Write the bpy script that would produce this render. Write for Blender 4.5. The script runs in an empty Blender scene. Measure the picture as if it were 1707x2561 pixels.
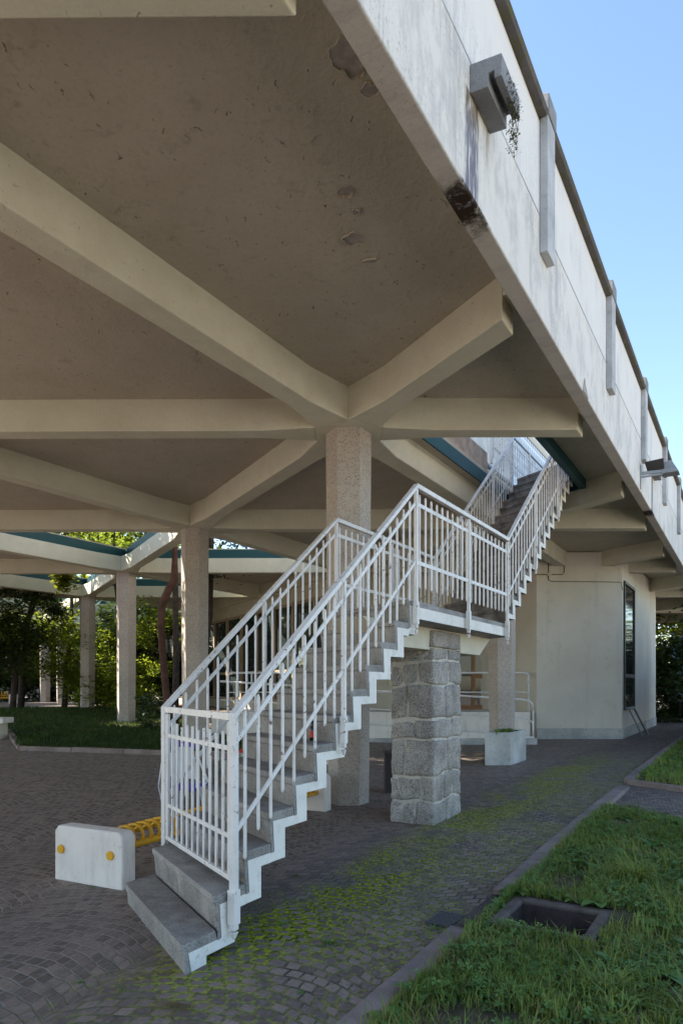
import bpy, bmesh, math, random
from mathutils import Vector, Matrix, noise as mnoise
R = math.radians
scene = bpy.context.scene
COL = scene.collection
random.seed(7)

# ------------------------------------------------------------------ camera, sky, sun, exposure
EYE = 1.6                                   # height of the eye; heights called z below are measured from it
cam_d = bpy.data.cameras.new('camera'); cam = bpy.data.objects.new('camera', cam_d); COL.objects.link(cam)
cam_d.sensor_fit = 'HORIZONTAL'; cam_d.sensor_width = 24.0; cam_d.lens = 24.0 * 1741 / 1707
cam_d.shift_y = 434.5 / 1707; cam_d.clip_start = 0.05; cam_d.clip_end = 2000
cam.location = (0, 0, EYE); cam.rotation_euler = (R(90), 0, 0)
scene.camera = cam
SUN_AZ, SUN_EL = R(163), R(40)              # azimuth counted from +X towards +Y
sun_dir = Vector((math.cos(SUN_AZ) * math.cos(SUN_EL), math.sin(SUN_AZ) * math.cos(SUN_EL), math.sin(SUN_EL)))
world = bpy.data.worlds.new('World'); scene.world = world; world.use_nodes = True
wn = world.node_tree; wn.nodes.clear()
sky = wn.nodes.new('ShaderNodeTexSky'); sky.sky_type = 'NISHITA'; sky.sun_disc = False
sky.sun_elevation = SUN_EL; sky.sun_rotation = math.pi / 2 - SUN_AZ
sky.air_density = 1.0; sky.dust_density = .3; sky.ozone_density = 1.5
bg = wn.nodes.new('ShaderNodeBackground'); bg.inputs['Strength'].default_value = 0.11
wo = wn.nodes.new('ShaderNodeOutputWorld')
wn.links.new(sky.outputs[0], bg.inputs[0]); wn.links.new(bg.outputs[0], wo.inputs[0])
sun_d = bpy.data.lights.new('sun', 'SUN'); sun_d.energy = 5.0; sun_d.angle = R(0.5); sun_d.color = (1.0, 0.93, 0.82)
sun = bpy.data.objects.new('sun', sun_d); COL.objects.link(sun)
sun.rotation_euler = sun_dir.to_track_quat('Z', 'Y').to_euler(); sun.location = (-20, 5, 30)
scene.view_settings.view_transform = 'Standard'; scene.view_settings.look = 'None'
scene.view_settings.exposure = 1.85; scene.view_settings.gamma = 1.0
scene.cycles.max_bounces = 10; scene.cycles.diffuse_bounces = 6; scene.cycles.transparent_max_bounces = 8
scene.cycles.use_denoising = True

# ------------------------------------------------------------------ site axes: everything stands on a 60 degree grid
TB = R(59.5)
B = Vector((math.cos(TB), math.sin(TB))); N = Vector((B.y, -B.x))
C = Vector((math.cos(TB + R(60)), math.sin(TB + R(60)))); A = B - C
GRID = 6.34
C1 = Vector((0.09, 8.887))
def W(p, t, z=0.0):
    v = N * p + B * t
    return Vector((v.x, v.y, z + EYE))
def PT(x, y): v = Vector((x, y)); return v.dot(N), v.dot(B)
def node(i, j): return C1 + C * (GRID * i) + B * (GRID * j - (.225 * -(i + j) if i + j < 0 else 0))
def clamp(x, a, b): return max(a, min(b, x))
def zg(p, t):
    return (-1.60 + .0225 * clamp(t - 2.9, -3, 5.1) + .004 * clamp(t - 8, 0, 12) + .04 * clamp(-p - 6.3, 0, 14))
def zgxy(x, y): return zg(*PT(x, y))

# ------------------------------------------------------------------ object helpers
def link(o, parent=None):
    COL.objects.link(o)
    if parent: o.parent = parent
    return o
def tag(o, label=None, cat=None, group=None, kind=None):
    if label: o['label'] = label
    if cat: o['category'] = cat
    if group: o['group'] = group
    if kind: o['kind'] = kind
    return o
def empty(name, loc, label, cat, group=None):
    o = bpy.data.objects.new(name, None); o.location = loc; o.empty_display_size = .2
    link(o); return tag(o, label, cat, group)
def root_loc(o):
    v = Vector((0, 0, 0))
    while o is not None: v += Vector(o.location); o = o.parent
    return v
class MB:
    def __init__(s): s.v = []; s.f = []; s.m = []
    def add(s, vs, fs, mi=0):
        o = len(s.v); s.v += [Vector(x) for x in vs]; s.f += [tuple(i + o for i in f) for f in fs]; s.m += [mi] * len(fs); return s
    def prism(s, base, off, mi=0):
        n = len(base); off = Vector(off); b = [Vector(x) for x in base]; t = [x + off for x in b]
        return s.add(b + t, [tuple(range(n))[::-1], tuple(range(n, 2 * n))] + [(i, (i + 1) % n, n + (i + 1) % n, n + i) for i in range(n)], mi)
    def loft(s, a, b, mi=0):
        n = len(a)
        return s.add(list(a) + list(b), [tuple(range(n))[::-1], tuple(range(n, 2 * n))] + [(i, (i + 1) % n, n + (i + 1) % n, n + i) for i in range(n)], mi)
    def ptbox(s, p0, p1, t0, t1, z0, z1, mi=0):
        return s.prism([W(p0, t0, z0), W(p1, t0, z0), W(p1, t1, z0), W(p0, t1, z0)], (0, 0, z1 - z0), mi)
    def box(s, c, ux, uy, uz, mi=0):            # centre and three half axes
        c = Vector(c); ux = Vector(ux); uy = Vector(uy); uz = Vector(uz)
        return s.prism([c - ux - uy - uz, c + ux - uy - uz, c + ux + uy - uz, c - ux + uy - uz], uz * 2, mi)
    def bar(s, a, b, w, h, mi=0, up=(0, 0, 1)):
        a = Vector(a); b = Vector(b); d = (b - a).normalized(); u = Vector(up)
        if abs(d.dot(u)) > .98: u = Vector((B.x, B.y, 0))
        sx = d.cross(u).normalized() * (w / 2); sz = sx.cross(d).normalized() * (h / 2)
        return s.loft([a - sx - sz, a + sx - sz, a + sx + sz, a - sx + sz], [b - sx - sz, b + sx - sz, b + sx + sz, b - sx + sz], mi)
    def tube(s, pts, r, n=8, mi=0, cap=True):
        pts = [Vector(p) for p in pts]; rr = r if isinstance(r, (list, tuple)) else [r] * len(pts); o = len(s.v); pu = None
        for i, p in enumerate(pts):
            d = (pts[min(i + 1, len(pts) - 1)] - pts[max(i - 1, 0)]).normalized()
            if pu is None:
                pu = d.orthogonal().normalized()
            pu = (pu - d * pu.dot(d)).normalized(); q = d.cross(pu)
            for k in range(n):
                a = 2 * math.pi * k / n; s.v.append(p + (pu * math.cos(a) + q * math.sin(a)) * rr[i])
        for i in range(len(pts) - 1):
            for k in range(n):
                s.f.append((o + i * n + k, o + i * n + (k + 1) % n, o + (i + 1) * n + (k + 1) % n, o + (i + 1) * n + k)); s.m.append(mi)
        if cap:
            s.f.append(tuple(range(o, o + n))[::-1]); s.m.append(mi)
            e = o + (len(pts) - 1) * n; s.f.append(tuple(range(e, e + n))); s.m.append(mi)
        return s
    def lathe(s, c, prof, n=16, mi=0):
        c = Vector(c); o = len(s.v)
        for r, z in prof:
            for k in range(n):
                a = 2 * math.pi * k / n; s.v.append(c + Vector((r * math.cos(a), r * math.sin(a), z)))
        for i in range(len(prof) - 1):
            for k in range(n):
                s.f.append((o + i * n + k, o + i * n + (k + 1) % n, o + (i + 1) * n + (k + 1) % n, o + (i + 1) * n + k)); s.m.append(mi)
        s.f.append(tuple(range(o, o + n))[::-1]); s.m.append(mi)
        e = o + (len(prof) - 1) * n; s.f.append(tuple(range(e, e + n))); s.m.append(mi)
        return s
    def build(s, name, mat, parent=None, bevel=0, smooth=False, seg=2, fix=True):
        off = root_loc(parent)
        me = bpy.data.meshes.new(name)
        me.from_pydata([v - off for v in s.v], [], s.f)
        mats = mat if isinstance(mat, (list, tuple)) else [mat]
        for m_ in mats: me.materials.append(m_)
        if len(mats) > 1:
            for pl, mi in zip(me.polygons, s.m): pl.material_index = mi
        if fix:
            bm = bmesh.new(); bm.from_mesh(me); bmesh.ops.recalc_face_normals(bm, faces=bm.faces); bm.to_mesh(me); bm.free()
        if smooth:
            for pl in me.polygons: pl.use_smooth = True
        me.update()
        o = bpy.data.objects.new(name, me); link(o, parent)
        if bevel:
            b_ = o.modifiers.new('bevel', 'BEVEL'); b_.width = bevel; b_.segments = seg; b_.limit_method = 'ANGLE'; b_.angle_limit = R(40)
        return o

# ------------------------------------------------------------------ materials
class NT:
    def __init__(s, name):
        s.mat = bpy.data.materials.new(name); s.mat.use_nodes = True; s.nt = s.mat.node_tree; s.nt.nodes.clear()
        s.out = s.n('ShaderNodeOutputMaterial'); s.bsdf = s.n('ShaderNodeBsdfPrincipled'); s.l(s.bsdf.outputs[0], s.out.inputs[0])
        s.tc = s.n('ShaderNodeTexCoord'); s.co = s.tc.outputs['Object']
        s.geo = s.n('ShaderNodeNewGeometry'); s.pos = s.geo.outputs['Position']
    def n(s, t): return s.nt.nodes.new(t)
    def l(s, a, b): s.nt.links.new(a, b)
    def set(s, inp, v):
        if hasattr(v, 'is_linked') or isinstance(v, bpy.types.NodeSocket): s.l(v, inp)
        else: inp.default_value = v
    def mapping(s, vec, scale=(1, 1, 1), rot=(0, 0, 0), loc=(0, 0, 0)):
        m = s.n('ShaderNodeMapping'); s.l(vec, m.inputs[0]); m.inputs['Scale'].default_value = scale; m.inputs['Rotation'].default_value = rot; m.inputs['Location'].default_value = loc
        return m.outputs[0]
    def noise(s, vec, scale, detail=4, rough=.55, dist=0):
        m = s.n('ShaderNodeTexNoise'); s.l(vec, m.inputs['Vector']); m.inputs['Scale'].default_value = scale; m.inputs['Detail'].default_value = detail
        m.inputs['Roughness'].default_value = rough; m.inputs['Distortion'].default_value = dist; return m.outputs['Fac']
    def vor(s, vec, scale, feat='F1', out='Distance', rnd=1):
        m = s.n('ShaderNodeTexVoronoi'); m.feature = feat; s.l(vec, m.inputs['Vector']); m.inputs['Scale'].default_value = scale; m.inputs['Randomness'].default_value = rnd; return m.outputs[out]
    def math(s, op, a, b=0.0, c=0.0, cl=False):
        m = s.n('ShaderNodeMath'); m.operation = op; m.use_clamp = cl
        for i, x in enumerate((a, b, c)): s.set(m.inputs[i], x)
        return m.outputs[0]
    def ramp(s, f, a, b, lo=0.0, hi=1.0, smooth=True):
        m = s.n('ShaderNodeMapRange'); m.interpolation_type = 'SMOOTHSTEP' if smooth else 'LINEAR'; s.l(f, m.inputs[0])
        m.inputs[1].default_value = a; m.inputs[2].default_value = b; m.inputs[3].default_value = lo; m.inputs[4].default_value = hi; return m.outputs[0]
    def mix(s, f, a, b, mode='MIX'):
        m = s.n('ShaderNodeMix'); m.data_type = 'RGBA'; m.blend_type = mode
        s.set(m.inputs[0], f)
        for i, x in ((6, a), (7, b)):
            if isinstance(x, tuple) and len(x) == 3: x = x + (1,)
            s.set(m.inputs[i], x)
        return m.outputs[2]
    def bump(s, h, strength=.3, dist=.01, prev=None):
        m = s.n('ShaderNodeBump'); s.l(h, m.inputs['Height']); m.inputs['Strength'].default_value = strength; m.inputs['Distance'].default_value = dist
        if prev is not None: s.l(prev, m.inputs['Normal'])
        return m.outputs[0]
    def dot(s, vec, d):
        m = s.n('ShaderNodeVectorMath'); m.operation = 'DOT_PRODUCT'; s.l(vec, m.inputs[0]); m.inputs[1].default_value = d; return m.outputs['Value']
    def sep(s, vec):
        m = s.n('ShaderNodeSeparateXYZ'); s.l(vec, m.inputs[0]); return m.outputs
    def comb(s, x, y, z):
        m = s.n('ShaderNodeCombineXYZ')
        for i, q in enumerate((x, y, z)): s.set(m.inputs[i], q)
        return m.outputs[0]
    def fin(s, color=None, rough=.8, normal=None, spec=.3, metal=0):
        if color is not None: s.set(s.bsdf.inputs['Base Color'], color + (1,) if isinstance(color, tuple) else color)
        s.set(s.bsdf.inputs['Roughness'], rough); s.bsdf.inputs['Specular IOR Level'].default_value = spec; s.bsdf.inputs['Metallic'].default_value = metal
        if normal is not None: s.l(normal, s.bsdf.inputs['Normal'])
        return s.mat
    def band(s, x, a, b, c, d):               # 0 below a, 1 between b and c, 0 above d
        return s.math('MULTIPLY', s.ramp(x, a, b), s.ramp(x, c, d, 1, 0))

M = {}
def plain(name, col, rough=.6, var=.12, scale=6, spec=.3, metal=0, bump=.0):
    t = NT(name); nz = t.noise(t.co, scale, 5)
    c = t.mix(t.ramp(nz, .3, .7), tuple(x * (1 - var) for x in col), tuple(min(1, x * (1 + var)) for x in col))
    nr = t.bump(t.noise(t.co, scale * 12, 3), bump, .004) if bump else None
    M[name] = t.fin(c, rough, nr, spec, metal); return M[name]

# plastered soffit and beams: cream paint with trowel marks and dark nicks
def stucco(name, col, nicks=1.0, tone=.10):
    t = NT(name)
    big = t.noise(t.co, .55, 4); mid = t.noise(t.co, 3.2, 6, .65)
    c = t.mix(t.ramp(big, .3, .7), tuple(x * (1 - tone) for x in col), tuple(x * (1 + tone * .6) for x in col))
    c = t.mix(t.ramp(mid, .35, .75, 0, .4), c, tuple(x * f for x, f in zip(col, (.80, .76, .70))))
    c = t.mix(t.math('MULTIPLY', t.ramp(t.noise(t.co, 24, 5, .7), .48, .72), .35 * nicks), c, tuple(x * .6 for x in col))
    wv = t.n('ShaderNodeVectorMath'); wv.operation = 'ADD'
    wn_ = t.n('ShaderNodeTexNoise'); t.l(t.co, wn_.inputs['Vector']); wn_.inputs['Scale'].default_value = 6.0; wn_.inputs['Detail'].default_value = 3
    sc_ = t.n('ShaderNodeVectorMath'); sc_.operation = 'SCALE'; t.l(wn_.outputs['Color'], sc_.inputs[0]); sc_.inputs['Scale'].default_value = .22
    t.l(t.co, wv.inputs[0]); t.l(sc_.outputs[0], wv.inputs[1]); wc = wv.outputs[0]
    area = t.ramp(t.noise(t.co, 1.5, 6, .7), .42, .58)
    sel = None
    for sc, an, rot, th in ((6, .16, 35, .07), (7, .18, 80, .07), (11, .2, 10, .10), (13, .22, 55, .11), (9, .18, 130, .09)):
        k = t.ramp(t.vor(t.mapping(wc, (1, an, 1), (0, 0, R(rot))), sc), th, th * .45)
        sel = k if sel is None else t.math('MAXIMUM', sel, k)
    sel = t.math('MULTIPLY', sel, area)
    dots = t.math('MULTIPLY', t.ramp(t.vor(wc, 7.5), .12, .04), t.ramp(t.noise(t.co, 2.2, 4), .50, .58))
    smud = t.math('MULTIPLY', t.ramp(t.vor(wc, 2.6), .16, .02), t.ramp(t.noise(t.co, 9, 4), .48, .62))
    blur = t.math('MULTIPLY', t.ramp(t.noise(wc, 5.5, 6, .75), .55, .75), .45)
    dark = t.math('MULTIPLY', t.math('MAXIMUM', t.math('MAXIMUM', sel, t.math('MULTIPLY', dots, .55)), t.math('MAXIMUM', t.math('MULTIPLY', smud, .5), blur)), .8 * nicks)
    c = t.mix(dark, c, tuple(x * .26 for x in col))
    st = t.mapping(wc, (1, .25, 1), (0, 0, R(35)))
    h = t.math('ADD', t.math('MULTIPLY', t.noise(st, 9, 6, .65, .5), .9), t.math('MULTIPLY', t.noise(t.co, 45, 3), .3))
    h = t.math('SUBTRACT', h, t.math('MULTIPLY', sel, 1.0))
    M[name] = t.fin(c, .88, t.bump(h, .55, .016), .2)
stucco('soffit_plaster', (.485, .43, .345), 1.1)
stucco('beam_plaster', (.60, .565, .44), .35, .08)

# granite terrazzo of the columns
def terrazzo(name, c0, dark, light, dens=70):
    t = NT(name)
    v = t.vor(t.co, dens); v2 = t.vor(t.co, dens * 1.7)
    c = t.mix(t.ramp(t.noise(t.co, 1.2, 4), .3, .7), tuple(x * .88 for x in c0), tuple(x * 1.1 for x in c0))
    c = t.mix(t.math('MULTIPLY', t.ramp(v, .42, .22), t.ramp(t.noise(t.co, dens * .35, 2), .42, .52)), c, dark)
    c = t.mix(t.math('MULTIPLY', t.ramp(v2, .36, .2), .7), c, light)
    return t, c
t, c = terrazzo('column_terrazzo', (.40, .345, .295), (.07, .058, .05), (.62, .55, .47), 66)
zs = t.sep(t.pos)[2]
M['column_terrazzo'] = t.fin(c, .75, t.bump(t.noise(t.co, 120, 2), .25, .004), .3)

# white roughcast of the parapet, streaked by rain
t = NT('parapet_roughcast')
tt = t.dot(t.pos, (B.x, B.y, 0)); zz = t.sep(t.pos)[2]; pp = t.dot(t.pos, (N.x, N.y, 0))
sv = t.comb(t.math('MULTIPLY', t.math('ADD', tt, t.math('MULTIPLY', t.noise(t.pos, 3, 3), .15)), 6.0), pp, t.math('MULTIPLY', zz, .55))
sv2 = t.comb(t.math('MULTIPLY', tt, 34.0), pp, t.math('MULTIPLY', zz, 1.3))
patch = t.ramp(t.noise(t.comb(t.math('MULTIPLY', tt, 1.3), pp, t.math('MULTIPLY', zz, 1.1)), 1.0, 5, .6), .44, .62)
st = t.math('MULTIPLY', t.ramp(t.noise(sv, 1.0, 5, .6), .46, .72), patch)
fine = t.math('MULTIPLY', t.ramp(t.noise(sv2, 1.0, 4, .6), .5, .75), patch)
c = t.mix(t.noise(t.pos, .8, 3), (.655, .61, .545), (.735, .69, .625))
lowp = t.ramp(zz, EYE + 4.15, EYE + 4.05)
c = t.mix(t.math('MULTIPLY', t.math('MULTIPLY', t.ramp(t.noise(t.comb(t.math('MULTIPLY', tt, 3.0), pp, t.math('MULTIPLY', zz, 1.6)), 1.6, 6, .7), .45, .66), lowp), .55), c, (.43, .415, .395))
c = t.mix(t.math('MULTIPLY', t.math('MULTIPLY', t.ramp(t.noise(t.pos, 40, 4, .7), .54, .66), patch), .55), c, (.30, .29, .28))
c = t.mix(t.math('MULTIPLY', st, .75), c, (.36, .35, .34))
c = t.mix(t.math('MULTIPLY', fine, .5), c, (.30, .29, .28))
up = t.ramp(zz, EYE + 4.09, EYE + 4.16)
c = t.mix(t.math('MULTIPLY', up, .3), c, (.74, .725, .715))
soot = t.math('MULTIPLY', t.ramp(zz, EYE + 3.262, EYE + 3.246), .45)
c = t.mix(soot, c, (.40, .36, .33))
# stain under the spouts, on the wall face and curling under the bottom edge
for ts in (4.36, 14.05):
    wob = t.math('ADD', tt, t.math('MULTIPLY', t.math('SUBTRACT', t.noise(t.pos, 5, 3), .5), .08))
    b1 = t.math('MULTIPLY', t.band(wob, ts - .10, ts - .03, ts + .15, ts + .22), t.ramp(zz, EYE + 3.93, EYE + 3.90))
    b1 = t.math('MULTIPLY', b1, t.ramp(t.noise(t.mapping(t.pos, (60, 60, 6)), 1, 3), .30, .52))
    c = t.mix(t.math('MULTIPLY', b1, .9), c, t.mix(t.ramp(zz, EYE + 3.62, EYE + 3.88), (.13, .13, .17), (.10, .065, .03)))
    b3 = t.math('MULTIPLY', t.band(wob, ts + .33, ts + .37, ts + .38, ts + .43), t.band(zz, EYE + 3.6, EYE + 3.85, EYE + 3.9, EYE + 3.92))
    c = t.mix(t.math('MULTIPLY', b3, .5), c, (.25, .17, .10))
    wob2 = t.math('ADD', tt, t.math('MULTIPLY', t.math('SUBTRACT', t.noise(t.pos, 7, 5, .7), .5), .5))
    b2 = t.math('MULTIPLY', t.band(wob2, ts - .20, ts + .02, ts + .26, ts + .52), t.ramp(zz, EYE + 3.275, EYE + 3.255))
    b2 = t.math('MULTIPLY', b2, t.ramp(t.noise(t.pos, 16, 5, .7), .33, .50))
    c = t.mix(b2, c, (.035, .022, .013))
edge = t.math('MULTIPLY', t.band(zz, EYE + 4.90, EYE + 4.95, EYE + 5.2, EYE + 5.3), .5)
c = t.mix(edge, c, (.45, .33, .22))
M['parapet_roughcast'] = t.fin(c, .9, t.bump(t.math('ADD', t.noise(t.pos, 90, 3), t.math('MULTIPLY', t.noise(t.pos, 30, 3), .6)), .45, .008), .15)

# weathered concrete: pilasters, copings, spouts
def concrete(name, c0, speck=.5, scale=1.5, moss=0, bump=.35):
    t = NT(name)
    c = t.mix(t.ramp(t.noise(t.co, scale, 5), .3, .7), tuple(x * .72 for x in c0), tuple(x * 1.15 for x in c0))
    c = t.mix(t.math('MULTIPLY', t.ramp(t.vor(t.co, 95), .34, .16), speck), c, tuple(x * .35 for x in c0))
    c = t.mix(t.math('MULTIPLY', t.ramp(t.noise(t.co, 14, 4), .52, .72), .5), c, tuple(x * .5 for x in c0))
    if moss: c = t.mix(t.math('MULTIPLY', t.ramp(t.noise(t.co, 9, 5), .42, .62), moss), c, (.10, .10, .025))
    M[name] = t.fin(c, .88, t.bump(t.noise(t.co, 80, 4), bump, .006), .2); return M[name]
concrete('pilaster_concrete', (.48, .48, .48), .5)
concrete('coping_concrete', (.13, .12, .12), .3, 2, .55)
concrete('spout_concrete', (.27, .27, .275), .7)
concrete('planter_concrete', (.50, .485, .44), .55)
concrete('kerb_stone', (.29, .225, .195), .35, 2.5)
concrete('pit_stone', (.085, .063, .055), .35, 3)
concrete('rim_stone', (.165, .128, .112), .4, 6, .25)
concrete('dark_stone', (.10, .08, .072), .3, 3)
concrete('rough_upstand', (.44, .34, .26), .8, 5, 0, .9)
concrete('plinth_concrete', (.46, .445, .41), .5)
t = NT('bench_concrete')
c = t.mix(t.ramp(t.noise(t.co, 2.6, 5), .3, .7), (.70, .635, .555), (.79, .725, .645))
c = t.mix(t.math('MULTIPLY', t.ramp(t.noise(t.mapping(t.co, (6, 6, 1.5)), 1.2, 6, .65), .48, .72), .4), c, (.46, .41, .35))
c = t.mix(t.math('MULTIPLY', t.ramp(t.noise(t.co, 38, 4, .65), .64, .70), .6), c, (.25, .22, .19))
M['bench_concrete'] = t.fin(c, .88, t.bump(t.noise(t.co, 55, 4), .3, .005), .15)

# steps: grey granite chippings, worn light on the nosings
t = NT('step_granite')
c = t.mix(t.ramp(t.noise(t.co, 2.0, 5), .3, .7), (.19, .172, .152), (.31, .285, .255))
c = t.mix(t.math('MULTIPLY', t.ramp(t.vor(t.co, 65), .42, .22), .7), c, (.06, .056, .053))
c = t.mix(t.math('MULTIPLY', t.ramp(t.vor(t.co, 90), .34, .18), .6), c, (.40, .38, .35))
c = t.mix(t.math('MULTIPLY', t.ramp(t.noise(t.co, 4.5, 6, .7), .45, .70), .5), c, (.42, .39, .35))
c = t.mix(t.math('MULTIPLY', t.ramp(t.noise(t.co, 3.1, 6, .7), .50, .70), .55), c, (.085, .078, .07))
M['step_granite'] = t.fin(c, .62, t.bump(t.noise(t.co, 100, 3), .3, .004), .35)
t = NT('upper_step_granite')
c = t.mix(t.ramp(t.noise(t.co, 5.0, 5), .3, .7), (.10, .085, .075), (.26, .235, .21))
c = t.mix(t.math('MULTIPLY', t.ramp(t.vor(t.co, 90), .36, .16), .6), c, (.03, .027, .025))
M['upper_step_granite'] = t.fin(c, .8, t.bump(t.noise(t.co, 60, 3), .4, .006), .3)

# paints
def paint(name, col, rust=.0, rough=.45, spec=.4):
    t = NT(name)
    c = t.mix(t.ramp(t.noise(t.co, 3, 4), .3, .7), tuple(x * .93 for x in col), tuple(min(1, x * 1.04) for x in col))
    if rust:
        chip = t.math('MULTIPLY', t.ramp(t.noise(t.co, 24, 5, .65), .60, .64), t.ramp(t.noise(t.co, 2.6, 3), .40, .58))
        c = t.mix(t.math('MULTIPLY', chip, rust), c, (.12, .06, .04))
        c = t.mix(t.math('MULTIPLY', t.ramp(t.noise(t.co, 7, 6, .65), .46, .70), .38), c, tuple(x * f for x, f in zip(col, (.62, .58, .50))))
    M[name] = t.fin(c, rough, t.bump(t.noise(t.co, 60, 3), .08, .003), spec)
paint('white_metal', (.72, .685, .64), .95)
paint('white_stringer', (.76, .725, .655), .25, .7, .2)
paint('cream_wall', (.58, .53, .42), 0, .75, .2)
paint('rail_white', (.68, .66, .63), .2)
paint('teal_metal', (.012, .058, .064), .0, .55, .25)
t = NT('building_render')
c = t.mix(t.ramp(t.noise(t.co, .7, 4), .3, .7), (.55, .50, .415), (.63, .58, .49))
vs = t.mapping(t.co, (5, 5, .4))
c = t.mix(t.math('MULTIPLY', t.ramp(t.noise(vs, 1, 5, .6), .52, .75), .35), c, (.40, .36, .30))
c = t.mix(t.math('MULTIPLY', t.ramp(t.noise(t.co, 4.5, 6, .7), .56, .68), .35), c, (.42, .375, .31))
c = t.mix(t.math('MULTIPLY', t.ramp(t.vor(t.co, 1.9), .06, .015), .7), c, (.25, .21, .17))
M['building_render'] = t.fin(c, .85, t.bump(t.noise(t.co, 30, 5, .65), .35, .01), .15)
paint('yellow_metal', (.72, .36, .010), .25, .4, .4)
paint('light_wood', (.36, .27, .18), 0, .6)
paint('dark_frame', (.05, .045, .04), 0, .5)
paint('door_wood', (.24, .11, .035), 0, .5)
paint('grey_metal', (.28, .29, .30), .3, .45)
paint('iron', (.10, .10, .105), .3, .5)
paint('purple_plastic', (.10, .05, .33), 0, .35)
paint('white_plastic', (.60, .60, .62), 0, .4)
paint('mint_plastic', (.32, .58, .44), 0, .35)
paint('red_plastic', (.55, .04, .03), 0, .4)
paint('black_rubber', (.02, .02, .02), 0, .7)
paint('dark_bin', (.05, .04, .038), 0, .7)
plain('conduit_brown', (.14, .10, .06), .6)
plain('box_cream', (.60, .55, .42), .6)
plain('far_facade', (.24, .22, .19), .8, .08, .6)
plain('bark_brown', (.085, .043, .03), .85, .3, 5, .2, 0, .6)
plain('bark_dark', (.055, .042, .033), .9, .35, 7, .2, 0, .8)
plain('soil', (.055, .04, .03), .95, .3, 9, .1, 0, .5)
plain('bottle_glass', (.03, .012, .008), .12, .1, 5, .6)
plain('bottle_label', (.50, .06, .03), .5)
plain('bare_plaster', (.34, .31, .28), .95, .2, 14, .1, 0, .7)
t = NT('chrome'); M['chrome'] = t.fin((.8, .8, .8), .12, None, .5, 1)
t = NT('window_glass'); M['window_glass'] = t.fin((.035, .045, .042), .06, None, .7); t.bsdf.inputs['IOR'].default_value = 1.6
t = NT('dark_glass'); M['dark_glass'] = t.fin((.016, .018, .02), .06, None, .5)
t = NT('glass_block')
b_ = t.n('ShaderNodeTexBrick'); t.l(t.comb(t.dot(t.pos, (B.x, B.y, 0)), t.sep(t.pos)[2], 0.0), b_.inputs['Vector']); b_.offset = .5
b_.inputs['Scale'].default_value = 1; b_.inputs['Brick Width'].default_value = .2; b_.inputs['Row Height'].default_value = .2; b_.inputs['Mortar Size'].default_value = .035
b_.inputs['Color1'].default_value = (.35, .38, .42, 1); b_.inputs['Color2'].default_value = (.5, .53, .56, 1); b_.inputs['Mortar'].default_value = (.75, .75, .75, 1)
M['glass_block'] = t.fin(b_.outputs[0], .4, None, .4)
# upper wall
plain('upper_wall', (.66, .62, .56), .85, .12, 3, .2, 0, .3)

# granite of the pier and its mortar
t = NT('pier_granite')
c = t.mix(t.ramp(t.noise(t.co, 3.5, 5), .3, .7), (.235, .205, .172), (.47, .42, .355))
c = t.mix(t.ramp(t.noise(t.co, 1.9, 2), .40, .62, 0, .45), c, (.24, .222, .205))
c = t.mix(t.math('MULTIPLY', t.ramp(t.noise(t.co, 52, 5, .75), .50, .62), .8), c, (.06, .056, .052))
c = t.mix(t.math('MULTIPLY', t.ramp(t.noise(t.co, 95, 3, .7), .54, .66), .6), c, (.76, .71, .64))
M['pier_granite'] = t.fin(c, .85, t.bump(t.math('ADD', t.noise(t.co, 34, 5, .65), t.math('MULTIPLY', t.noise(t.co, 90, 3), .5)), .7, .014), .25)
plain('mortar', (.50, .45, .38), .95, .15, 12, .1, 0, .5)

# porphyry setts laid in arcs, mossy by the kerb
t = NT('sett_paving')
x, y, z_ = t.sep(t.pos)
wob = t.n('ShaderNodeTexNoise'); t.l(t.pos, wob.inputs['Vector']); wob.inputs['Scale'].default_value = 3.0
wx, wy, wz = t.sep(wob.outputs['Color'])
rp = t.math('ADD', t.math('ADD', t.math('MULTIPLY', x, .94), t.math('MULTIPLY', y, -.34)), t.math('MULTIPLY', t.math('SUBTRACT', wx, .5), .09))
rt = t.math('ADD', t.math('ADD', t.math('MULTIPLY', x, .34), t.math('MULTIPLY', y, .94)), t.math('MULTIPLY', t.math('SUBTRACT', wy, .5), .09))
Wd, Rd = 1.4, 1.12
fx = t.math('MULTIPLY', t.math('SUBTRACT', t.math('FRACT', t.math('DIVIDE', t.math('ADD', rp, 40.3), Wd)), .5), Wd)
arc = t.math('SQRT', t.math('SUBTRACT', Rd * Rd, t.math('MULTIPLY', fx, fx)))
vv = t.math('SUBTRACT', rt, arc); uu = t.math('MULTIPLY', t.math('ARCSINE', t.math('DIVIDE', fx, Rd)), Rd)
br = t.n('ShaderNodeTexBrick'); t.l(t.comb(t.math('ADD', uu, 60.0), t.math('ADD', vv, 60.0), 0.0), br.inputs['Vector']); br.offset = .5
for k_, v_ in (('Scale', 1.0), ('Brick Width', .096), ('Row Height', .088), ('Mortar Size', .009), ('Mortar Smooth', .6), ('Bias', -.1)): br.inputs[k_].default_value = v_
br.inputs['Color1'].default_value = (.135, .098, .078, 1); br.inputs['Color2'].default_value = (.32, .235, .185, 1); br.inputs['Mortar'].default_value = (.35, .305, .255, 1)
mort = br.outputs['Fac']
c = br.outputs['Color']
c = t.mix(t.math('MULTIPLY', t.ramp(t.noise(t.pos, .55, 5), .36, .70), .35), c, (.15, .118, .098))
c = t.mix(t.math('MULTIPLY', t.ramp(t.noise(t.pos, 26, 4), .45, .75), .45), c, (.36, .30, .25))
c = t.mix(t.math('MULTIPLY', t.ramp(t.noise(t.pos, 60, 3), .5, .75), .5), c, (.09, .07, .06))
pp = t.dot(t.pos, (N.x, N.y, 0)); tt = t.dot(t.pos, (B.x, B.y, 0))
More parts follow.
